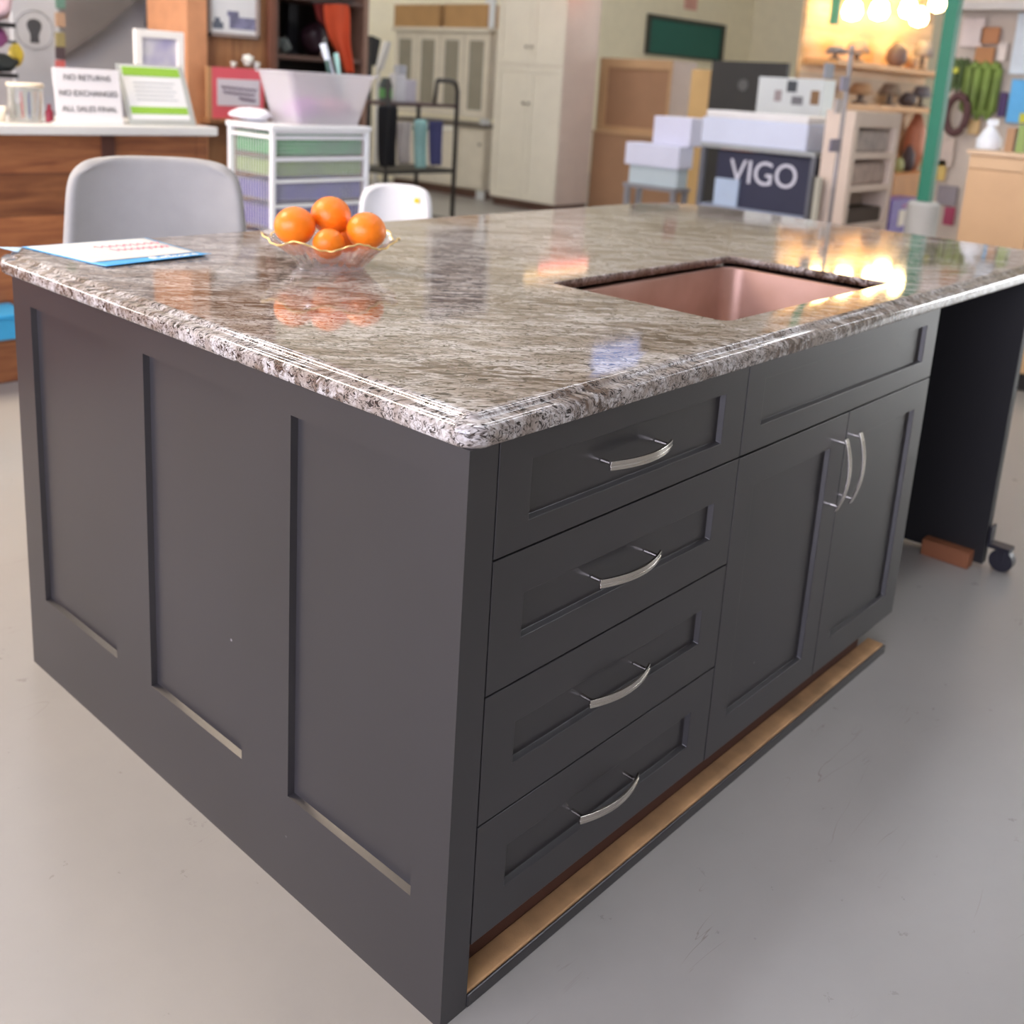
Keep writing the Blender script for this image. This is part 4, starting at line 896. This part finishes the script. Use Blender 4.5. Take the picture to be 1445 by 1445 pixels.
B('pink_panel', emis('lit_pink', 'f08078', 2.6), xs_[0]+.22*(xs_[1]-xs_[0]), xs_[1], YH-.03, YH, zs_l[0], zmid, nb, 0); B('cream_panel', emis('lit_cream', 'f6cf98', 2.6), xs_[0], xs_[1], YH-.03, YH, zmid+.001, zs_l[1], nb, 0)
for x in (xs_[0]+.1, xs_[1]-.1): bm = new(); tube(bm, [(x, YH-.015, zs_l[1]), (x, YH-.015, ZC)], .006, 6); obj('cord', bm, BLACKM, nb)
def banner(pa, pb, m, name, label, cat, X=None):
    m1, m2 = mirror_pt(*pa, Y1), mirror_pt(*pb, Y1); xs = sorted((m1.x, m2.x)); zs = sorted((m1.z, m2.z)); zs[1] = min(zs[1], ZC-.1)
    t = thing(name, label, cat, ((xs[0]+xs[1])/2, Y1-.05, zs[0])); B('panel', m, xs[0]+.06, xs[1]-.06, Y1-.04, Y1-.002, zs[0]+.06, zs[1]-.06, t, 0)
    bm = new(); box(bm, xs[0], xs[0]+.06, Y1-.06, Y1-.002, zs[0], zs[1]); box(bm, xs[1]-.06, xs[1], Y1-.06, Y1-.002, zs[0], zs[1]); box(bm, xs[0]+.06, xs[1]-.06, Y1-.06, Y1-.002, zs[0], zs[0]+.06); box(bm, xs[0]+.06, xs[1]-.06, Y1-.06, Y1-.002, zs[1]-.06, zs[1]); obj('frame', bm, mat('e8e6e2', .5), t)
banner((596, 460), (690, 312), mat('85858c', .6), 'grey_banner', 'large grey framed banner high on the back wall', 'banner')
banner((318, 410), (372, 352), mat('a9a6a4', .6), 'pale_banner', 'smaller pale grey framed banner high on the back wall', 'banner')
banner((828, 545), (905, 470), emis('clerestory_daylight', 'a9bdf5', 1.2), 'clerestory_window', 'bluish high window set near the top of the back wall', 'window')

# ================================================================== WHITE VANITY STACK, RACK, SHEETS
XV = 5.9
ya4, yb4, z0_, z1_ = RX(882, 957, 206, 232, XV); xe4 = onY(980, 210, ya4).x
vt_z0 = onX(915, 262, XV).z
tbv = thing('metal_table', 'grey metal leg table under the stacked white cartons', 'table', (XV+.3, (ya4+yb4)/2, 0))
B('tabletop', mat('8e8d90', .5), XV, xe4, ya4, yb4, vt_z0-.03, vt_z0, tbv, .002)
for x in (XV+.01, xe4-.05):
    for y in (ya4+.01, yb4-.05): B('leg', mat('8e8d90', .4), x, x+.04, y, y+.04, 0, vt_z0-.031, tbv, .002)
zmid = onX(915, 235, XV).z
tag(B('white_carton', mat('c5d4d8', .5, var=.03), XV+.03, xe4-.04, ya4+.01, yb4-.03, vt_z0, zmid, None, .006), 'pale blue-white carton lowest on the metal leg table', 'carton', 'white cartons on the metal table')
z3_ = onX(915, 203, XV).z
tag(B('white_carton', mat('dde0f0', .5, var=.02), XV+.0, xe4-.02, ya4-.01, yb4, zmid+.001, z3_, None, .006), 'wide white carton resting on the pale blue-white one', 'carton', 'white cartons on the metal table')
y0_, y1_, _, z4_ = RX(922, 975, 165, 200, XV+.1)
tag(B('white_carton', mat('dedff0', .5, var=.02), XV+.1, XV+.42, y0_, y1_, z3_+.001, z4_, None, .006), 'upright white carton topmost of the stack on the metal table', 'carton', 'white cartons on the metal table')
XR = 5.6; DR = .34
a, b_, _, _ = RX(985, 1148, 200, 300, XR)
z_top = onX(1070, 208, XR).z; z_low = onX(1070, 297, XR).z
rk = thing('metal_shelf_rack', 'grey metal shelf rack carrying a long white slab and a dark lettered carton', 'rack', (XR, (a+b_)/2, 0))
RK = mat('a5a8a6', .45)
for x in (XR, XR+DR-.035):
    for y in (a, b_-.035): B('post', mat('6c6e74', .4), x, x+.035, y, y+.035, 0, z_top-.031, rk, .002)
B('shelf', RK, XR-.01, XR+DR, a, b_, z_top-.03, z_top, rk, .003); B('shelf', mat('8f97a8', .4), XR, XR+DR, a+.036, b_-.036, z_low-.05, z_low, rk, .003)
a2_, b2_, _, zs_t = RX(990, 1140, 159, 203, XR)
sl = thing('sink_slab', 'long white vanity slab lying on top of the grey metal rack', 'slab', (XR+.2, (a2_+b2_)/2, z_top))
B('slab', mat('d5dcec', .3, var=.02), XR+.0, XR+DR-.01, a2_, b2_, z_top, zs_t-.05, sl, .01); B('lid', mat('e8e6e2', .5, var=.02), XR+.01, XR+DR-.02, a2_+.01, b2_-.02, zs_t-.05, zs_t, sl, .01)
a2_, b2_, _, zv = RX(1008, 1142, 217, 293, XR+.02)
vg = thing('lettered_carton', 'dark navy carton lettered VIGO on the lower rack shelf', 'carton', (XR+.2, (a2_+b2_)/2, z_low))
B('carton', mat('35374a', .5, var=.05), XR+.03, XR+.30, a2_, b2_, z_low, zv, vg, .006)
tc_ = onX(1076, 247, XR+.025); text('lettering', 'VIGO', (zv-z_low)*.60, Vector((XR+.0285, tc_.y, tc_.z)), (PI/2, 0, -PI/2), mat('d9d9e2', .5), vg, .001, sx=.95)
a2_, b2_, _, zz_ = RX(1007, 1040, 252, 294, XR+.0); tag(B('small_carton', mat('b6c8dd', .5), XR+.002, XR+.028, a2_, b2_, z_low, zz_), 'small pale blue card leaning on the lettered navy carton', 'carton')
a2_, b2_, _, zz_ = RX(1012, 1056, 208, 214, XR); tag(B('orange_packet', mat('b8714a', .6), XR+.05, XR+.25, a2_, b2_, zv+.001, zv+.03), 'flat orange-brown packet on top of the lettered navy carton', 'packet')
for y_k, c, lb in ((.10, 'b9b6a4', 'pale tube standing beside the right end of the metal rack'), (.05, '55534f', 'dark grey tube beside the right end of the metal rack'), (.0, '3a3838', 'near-black tube in front, beside the right end of the metal rack')):
    bm = new(); tube(bm, [(XR-.06-y_k*.5, a-.045-y_k*.5, 0), (XR-.06-y_k*.5, a-.045-y_k*.5, onX(1150, 248, XR).z)], .022, 10); tag(obj('cardboard_tube', bm, mat(c, .5)), lb, 'tube', 'tubes beside the rack')
# sheets behind
X7 = 7.4
y0_, y1_, _, zz_ = RX(974, 1004, 98, 150, X7+.1); tag(B('cardboard_sheet', mat('c9a56e', .7, var=.04), X7+.1, X7+.13, y0_, y1_, 0, zz_), 'tan cardboard sheet standing left of the black board', 'sheet')
y0_, y1_, _, zz_ = RX(1001, 1108, 87, 150, X7)
bp_ = thing('chalkboard', 'large black board standing behind the long white slab', 'board', (X7, (y0_+y1_)/2, 0)); B('panel', mat('2e2d2c', .5), X7+.01, X7+.05, y0_, y1_, 0, zz_, bp_)
lp = onX(1048, 120, X7); bm = new(); tube(bm, [(X7+.004, lp.y, lp.z), (X7+.0095, lp.y, lp.z)], .05, 20); obj('grey_disc', bm, mat('5a5a58', .5), bp_)
X6 = 6.7
y0_, y1_, z0_, z1_ = RX(1068, 1160, 110, 170, X6)
wcn = thing('printed_carton', 'white printed carton with dark pictures behind the white slab', 'carton', (X6, (y0_+y1_)/2, 0)); B('carton', mat('d6dad6', .5, var=.03), X6, X6+.2, y0_, y1_, .55, z1_, wcn, .004)
for x, y, w_, h_, c in ((1098, 135, 10, 16, 'a09391'), (1118, 122, 14, 16, '4c5054'), (1125, 142, 16, 12, '7d7c7e'), (1150, 138, 12, 20, '8a6a4a')):
    p0_, p1_, q0_, q1_ = RX(x-w_/2, x+w_/2, y-h_/2, y+h_/2, X6); B('picture', mat(c, .5), X6-.004, X6-.0005, p0_, p1_, q0_, q1_, wcn, 0)
tag(B('crate', mat('9d8f80', .6), X6, X6+.2, y0_, y1_, 0, .549), 'grey-brown crate under the white printed carton', 'crate')

# ================================================================== CREAM CUBE SHELVING and chrome stand
YC = 2.12
a, b_, _, zt = RY(1199, 1264, 158, 300, YC)
CS = mat('e0cdbb', .5, var=.03)
cs_ = thing('cube_shelving', 'cream open shelf unit between the metal rack and the green post', 'shelving', ((a+b_)/2, YC+.2, 0))
B('side', CS, a, a+.07, YC, YC+.20, 0, zt, cs_); B('side', CS, b_-.07, b_, YC, YC+.20, 0, zt, cs_); B('back', mat('b8a898', .6), a+.07, b_-.07, YC+.18, YC+.20, 0, zt-.101, cs_, 0)
B('top', CS, a+.0705, b_-.0705, YC, YC+.20, zt-.10, zt, cs_)
for py in (216, 262, 315, 370): z = onY(1220, py, YC).z; B('shelf', CS, a+.0705, b_-.0705, YC, YC+.179, z-.04, z, cs_)
for k, (py, c, lb) in enumerate(((216, 'b5a9a0', 'grey-beige goods on the upper shelf of the cream shelf unit'), (262, 'b7a497', 'pinkish beige goods on the middle shelf of the cream shelf unit'))):
    z = onY(1220, py, YC).z; bm = new()
    tag(B('goods_box', mat(c, .7, var=.2, scale=40), a+.09, b_-.10, YC+.03, YC+.17, z, z+.15, None, .02), lb, 'box')
z = onY(1220, 315, YC).z; zd = onY(1218, 303, YC).z
tag(B('dark_bin', mat('4b4139', .6), a+.09, b_-.09, YC+.02, YC+.17, z, z+.10, None, .01), 'dark brown bin low in the cream shelf unit', 'bin')
cst = thing('chrome_stand', 'thin chrome display stand with grey tags, left of the cream shelf unit', 'stand', (onY(1176, 300, 2.1).x, 2.1, 0))
p = onY(1185, 200, 2.1); bm = new(); tube(bm, [(p.x, 2.1, 0), (p.x, 2.1, 1.66)], .014, 10); tube(bm, [(p.x-.20, 2.1, 1.62), (p.x+.12, 2.1, 1.62)], .009, 8); tube(bm, [(p.x-.2, 2.1, .03), (p.x+.2, 2.1, .03)], .02, 8); obj('frame', bm, mat('a39c9a', .35, .6), cst, smooth=True)
for k, (x, y, w_, h_, c) in enumerate(((1168, 100, 12, 22, '8e8f94'), (1190, 118, 10, 20, '9a94a0'), (1176, 205, 12, 18, '7b7280'), (1181, 150, 8, 20, 'bdb2ab'))):
    p0_, p1_, q0_, q1_ = RY(x-w_/2, x+w_/2, y-h_/2, y+h_/2, 2.085); B('tag', mat(c, .5), p0_, p1_, 2.07, 2.0855, q0_, q1_, cst, .002)

# ================================================================== LIT DISPLAY WALL
YD = 3.3
a, b_, _, _ = RY(1172, 1345, 50, 200, YD)
dw_ = thing('display_wall', 'orange wood slat display bay with warm lamps, left of the green post', 'display', ((a+b_)/2, YD+.3, 0))
SL = planks('orange_slatwall', 'e6b478', 'f0c691', 'c08a52', False, .12, False)
B('back_panel', SL, a, b_, YD+.30, YD+.34, 0, 3.1, dw_); B('canopy', SL, a, b_, YD-.1, YD+.299, 3.0, 3.1, dw_)
zsh = [onY(1270, py, YD+.1).z for py in (96, 150, 244, 330)]
for z in zsh: B('shelf', mat('d19a5e', .5, var=.06), a+.05, b_-.05, YD, YD+.299, z-.05, z, dw_, .004)
B('end_post', mat('5fa274', .5), a-.06, a-.002, YD+.0, YD+.06, onY(1180, 34, YD).z, 3.1, dw_, .003, label='green end post')
for px, py, r_ in ((1203, 14, .085), (1241, 14, .085), (1282, 12, .08), (1297, 24, .085), (1323, 4, .08)):
    p = onY(px, py, YD+.05); lm = thing('pendant_lamp', {1203: 'leftmost glowing pendant lamp in the orange display bay', 1241: 'second glowing pendant lamp from the left in the display bay', 1282: 'glowing pendant lamp right of the middle of the display bay', 1297: 'lowest hanging glowing pendant lamp in the display bay', 1323: 'rightmost glowing pendant lamp, close to the green post'}[px], 'lamp', (p.x, YD+.05, 3.0), 0, 'lit pendant lamps')
    bm = new(); lathe(bm, [(r_*.35, .09), (r_*.8, .05), (r_, -.02), (r_*.75, -.07), (.0, -.09)], (p.x, YD+.05, p.z), 20); obj('glass_shade', bm, emis('lamp_glow', 'ffdc94', 30), lm, smooth=True)
    bm = new(); tube(bm, [(p.x, YD+.05, p.z+.08), (p.x, YD+.05, 2.999)], .006, 6); obj('cord', bm, BLACKM, lm)
LG = 'lamps and fittings on the display bay shelves'
def lampthing(px, py_top, shelf, w_, c, label, kind=0, Y=YD+.12):
    z0_ = zsh[shelf]; p = onY(px, (py_top), Y); h_ = max(.08, p.z-z0_); r_ = w_
    t = thing('table_lamp' if kind == 0 else 'fitting', label, 'lamp', (p.x, Y, z0_), 0, LG)
    bm = new()
    if kind == 0:
        lathe(bm, [(r_*.6, 0), (r_*.6, .015), (r_*.15, .03), (r_*.25, h_*.3), (r_*.12, h_*.5)], (p.x, Y, z0_+.0005), 16); obj('base', bm, mat('6a5a50', .4), t, smooth=True)
        bm = new(); lathe(bm, [(r_, h_*.48), (r_*.6, h_), (.01, h_)], (p.x, Y, z0_), 20, False); obj('shade', bm, mat(c, .7), t, smooth=True, solid=.004)
    else:
        lathe(bm, [(r_*.5, 0), (r_, h_*.3), (r_*.9, h_*.7), (r_*.3, h_)], (p.x, Y, z0_+.0005), 20); obj('body', bm, mat(c, .5), t, smooth=True)
lampthing(1268, 60, 0, .10, '6c5d5c', 'dark round lamp in the middle of the top display shelf', 1)
lampthing(1287, 75, 0, .06, '9b7f66', 'small tan fitting beside the dark round lamp', 1)
lampthing(1305, 58, 0, .10, '9a9290', 'grey shaded lamp at the right of the top display shelf')
lampthing(1212, 58, 0, .11, 'c9a78c', 'pinkish tan shaded lamp at the left of the top display shelf')
lampthing(1180, 66, 0, .09, '77777a', 'grey lamp at the far left of the top display shelf')
lampthing(1216, 118, 1, .12, 'b38a62', 'tan shaded lamp at the left of the second display shelf')
lampthing(1258, 118, 1, .11, '8d7862', 'brown shaded lamp in the middle of the second display shelf')
lampthing(1282, 130, 1, .09, '5e5452', 'dark fitting right of the brown shaded lamp', 1)
lampthing(1302, 122, 1, .10, '7d787a', 'grey shaded lamp at the right of the second display shelf')
lampthing(1296, 160, 2, .11, 'cf8a6d', 'coral fitting in the middle of the third display shelf', 1, YD+.18)
lampthing(1284, 205, 2, .07, '4d3f42', 'dark fitting left on the third display shelf', 1, YD+.05)
lampthing(1307, 215, 2, .04, 'c9bf7a', 'small yellow fitting right on the third display shelf', 1, YD+.03)
lampthing(1270, 222, 2, .05, 'aab07a', 'small olive fitting at the left of the third display shelf', 1, YD+.05)
a2_, b2_, z0_, z1_ = RY(1263, 1305, 246, 276, YD-.05); 
zz_ = onY(1276, 330, YD-.3).z
a2_, b2_, _, zp = RY(1256, 1293, 281, 330, 2.9)
zq = onY(1275, 330, 2.9).z
pb = thing('purple_box', 'purple printed box with white patch, right of the cream shelf unit', 'box', ((a2_+b2_)/2, 3.0, .55)); B('box', mat('5a3f92', .4, var=.2, scale=30), a2_, b2_, 2.9, 3.1, zq, zp, pb, .005)
wv = b2_-a2_; B('white_patch', mat('d8cdbf', .5), a2_+.3*wv, a2_+.55*wv, 2.896, 2.8995, zq+.25*(zp-zq), zq+.7*(zp-zq), pb, 0); B('pink_stripe', mat('a0608a', .5), a2_+.4*wv, a2_+.95*wv, 2.896, 2.8995, zq+.75*(zp-zq), zq+.85*(zp-zq), pb, 0)
tag(B('low_bench', mat('7a5a48', .6), a2_-.1, b2_+.3, 2.8, 3.15, 0, zq-.001), 'brown bench under the purple printed box', 'bench')
a3_, b3_, z0_, z1_ = RY(1266, 1304, 246, 277, 3.12)
tag(B('wooden_crate', mat('b9814c', .6, var=.1), a3_, b3_, 3.16, 3.29, 0, z1_), 'orange-brown wooden crate behind the purple printed box', 'crate')

# ================================================================== GREEN POST, RIGHT SIDE
t_ = 6.6; p = pk(1325, 150, t_); pb_ = pk(1305, 287, t_)
gp = thing('green_post', 'tall square green steel post on a grey footing, right of the lit display', 'post', (p.x, p.y, 0))
B('post', mat('2a7f63', .4, var=.03), p.x-.04, p.x+.04, p.y-.04, p.y+.04, pb_.z, ZC-.001, gp, .006); 
bm = new(); lathe(bm, [(.10, 0), (.10, pb_.z-.02), (.085, pb_.z)], (p.x, p.y, 0), 24); obj('footing', bm, mat('bdbcb4', .7), gp, label='pale grey round concrete footing')
XG = 6.9
y0g, y1g, _, _ = RX(1338, 1520, 50, 200, XG)
pg = thing('pegboard_gondola', 'pale beige pegboard fixture hung with goods, right of the green post', 'rack', (XG, (y0g+y1g)/2, 0))
B('pegboard', mat('cdbfae', .6, var=.05), XG, XG+.04, y0g, y1g, 0, 2.3, pg); zt_ = onX(1390, 14, XG-.2).z; B('top_shelf', mat('c6bfb6', .5), XG-.22, XG-.001, y0g, y1g, zt_, zt_+.05, pg, .003); B('base_shelf', mat('c6bfb6', .5), XG-.40, XG-.001, y0g, y1g, .0, .15, pg, .003)
def hookitem(px0_, px1_, py0, py1, c, name, label, cat, X=XG-.06, kind='card', group='goods hung on the pegboard'):
    y0_, y1_, z0_, z1_ = RX(px0_, px1_, py0, py1, X); t = thing(name, label, cat, (X, (y0_+y1_)/2, z1_), 0, group); ym = (y0_+y1_)/2
    bm = new()
    if kind == 'card': box(bm, X, X+.02, y0_, y1_, z0_, z1_); obj('packet', bm, mat(c, .5, var=.1), t, bevel=.004)
    elif kind == 'ring':
        R_ = (z1_-z0_)/2; tube(bm, [(X, ym+R_*.55*math.cos(2*PI*k/28), z0_+R_+R_*math.sin(2*PI*k/28)) for k in range(29)], .028, 8, False); obj('coil', bm, mat(c, .6), t, smooth=True)
    elif kind == 'hose':
        for k in range(3):
            hb = new(); yy = y0_+(y1_-y0_)*(k+.5)/3; w = (y1_-y0_)/6; tube(hb, [(X-.01*k, yy-w, z1_), (X-.01*k, yy-w, z0_+.05), (X-.01*k, yy, z0_), (X-.01*k, yy+w, z0_+.05), (X-.01*k, yy+w, z1_), (X-.01*k, yy, z1_+.02), (X-.01*k, yy-w, z1_)], w*.97, 8); obj('loop', hb, mat(c, .6, var=.3), t, smooth=True)
        bm.free(); bm = new()
    hb = bm if kind != 'hose' and False else new(); box(hb, X, XG-.0005, ym-.004, ym+.004, z1_-.015, z1_-.007); obj('hook', hb, mat('8a8a8a', .4, .6), t)
hookitem(1357, 1388, 25, 66, 'dfcfc6', 'goods_packet', 'pinkish white packet high on the pegboard', 'packet')
hookitem(1383, 1410, 38, 62, 'b57a4e', 'goods_packet', 'orange-brown packet right of the pinkish white packet', 'packet')
hookitem(1375, 1402, 66, 92, 'b8804f', 'goods_packet', 'tan brown packet above the green hoses', 'packet')
hookitem(1408, 1420, 60, 86, 'e3d5c9', 'goods_packet', 'small white packet right of the orange-brown packets', 'packet')
hookitem(1364, 1404, 96, 165, '74883f', 'green_hoses', 'bunch of light green hoses hanging on the pegboard', 'hose', kind='hose')
hookitem(1342, 1364, 88, 128, '55673a', 'green_hoses', 'dark green hoses next to the green post', 'hose', kind='hose')
hookitem(1338, 1362, 135, 188, '5a3a38', 'brown_coil', 'dark brown coil hanging below the dark green hoses', 'coil', X=XG-.13, kind='ring')
hookitem(1409, 1420, 130, 165, '4b3560', 'goods_packet', 'purple packet left of the bright blue packet', 'packet')
hookitem(1423, 1452, 112, 174, '5fb0e0', 'goods_packet', 'bright blue packet at the right edge of the pegboard', 'packet', X=XG-.10)
hookitem(1438, 1452, 160, 174, 'cfc83a', 'goods_packet', 'small yellow packet on the corner of the bright blue one', 'packet', X=XG-.14)
hookitem(1430, 1455, 18, 105, 'd5dde0', 'goods_packet', 'tall pale bluish packet at the top right of the pegboard', 'packet')
hookitem(1340, 1352, 95, 103, 'c8c94a', 'goods_packet', 'tiny yellow-green tag beside the green post', 'packet', X=XG-.12)
hookitem(1366, 1382, 168, 190, 'cfae78', 'goods_packet', 'straw-coloured packet under the light green hoses', 'packet')
hookitem(1325, 1345, 195, 235, 'cbb9a9', 'goods_packet', 'beige packet low beside the green post', 'packet')
hookitem(1318, 1334, 225, 255, 'd8b96a', 'goods_packet', 'yellow packet low beside the green post', 'packet')
hookitem(1322, 1350, 262, 290, '8f8688', 'goods_packet', 'grey packet low on the pegboard right of the footing', 'packet')
hookitem(1331, 1346, 292, 318, 'a2405a', 'goods_packet', 'dark pink packet lowest on the pegboard', 'packet')
# tan cabinet
XT = 4.45
y0t, y1t, _, _ = RX(1352, 1560, 230, 400, XT); zc1 = onX(1400, 214, XT).z; zc2 = onX(1400, 241, XT).z
tn = thing('tan_cabinet', 'tan wooden cabinet with a plain front, at the right behind the island', 'cabinet', (XT, (y0t+y1t)/2, 0))
TN = mat('c9a47a', .55, var=.04)
B('body', TN, XT+.02, XT+.55, y0t, y1t, .09, zc1-.02, tn); B('top', mat('d3b592', .5, var=.03), XT-.01, XT+.57, y0t-.01, y1t+.01, zc1-.02, zc1, tn, .004)
B('drawer_front', mat('cdab83', .55, var=.03), XT, XT+.0195, y0t+.004, y1t-.004, zc2+.004, zc1-.025, tn, .003); B('door', TN, XT, XT+.0195, y0t+.004, (y0t+y1t)/2-.002, .10, zc2, tn, .003); B('door', TN, XT, XT+.0195, (y0t+y1t)/2+.002, y1t-.004, .10, zc2, tn, .003)
B('plinth', BLACKM, XT+.05, XT+.55, y0t, y1t, 0, .09, tn)
p = onX(1393, 214, XT+.2)
wbt = thing('white_bottle', 'white spray bottle standing on the tan wooden cabinet', 'bottle', (p.x, p.y, zc1)); hb_ = onX(1393, 168, XT+.2).z-zc1
bm = new(); lathe(bm, [(.055, 0), (.058, .01), (.058, hb_*.35), (.03, hb_*.65), (.018, hb_*.75), (.018, hb_*.8)], (p.x, p.y, zc1+.0005), 24); obj('body', bm, mat('dfe4e6', .4), wbt, smooth=True)
bm = new(); box(bm, p.x-.012, p.x+.012, p.y-.03, p.y+.02, zc1+hb_*.8, zc1+hb_); obj('nozzle', bm, mat('dfe4e6', .4), wbt, bevel=.003)
for px, w_, h0, c, lb in ((1422, 12, 180, 'a5805c', 'brown upright box on the tan cabinet right of the white bottle'), (1438, 12, 176, '8aa05a', 'green upright box on the tan cabinet at the picture edge')):
    A_ = onX(px-w_/2, 214, XT+.15); B_ = onX(px+w_/2, 214, XT+.15); zz_ = onX(px, h0, XT+.15).z; tag(B('small_box', mat(c, .6), XT+.15, XT+.22, A_.y, B_.y, zc1, zz_), lb, 'box', 'boxes on the tan cabinet')
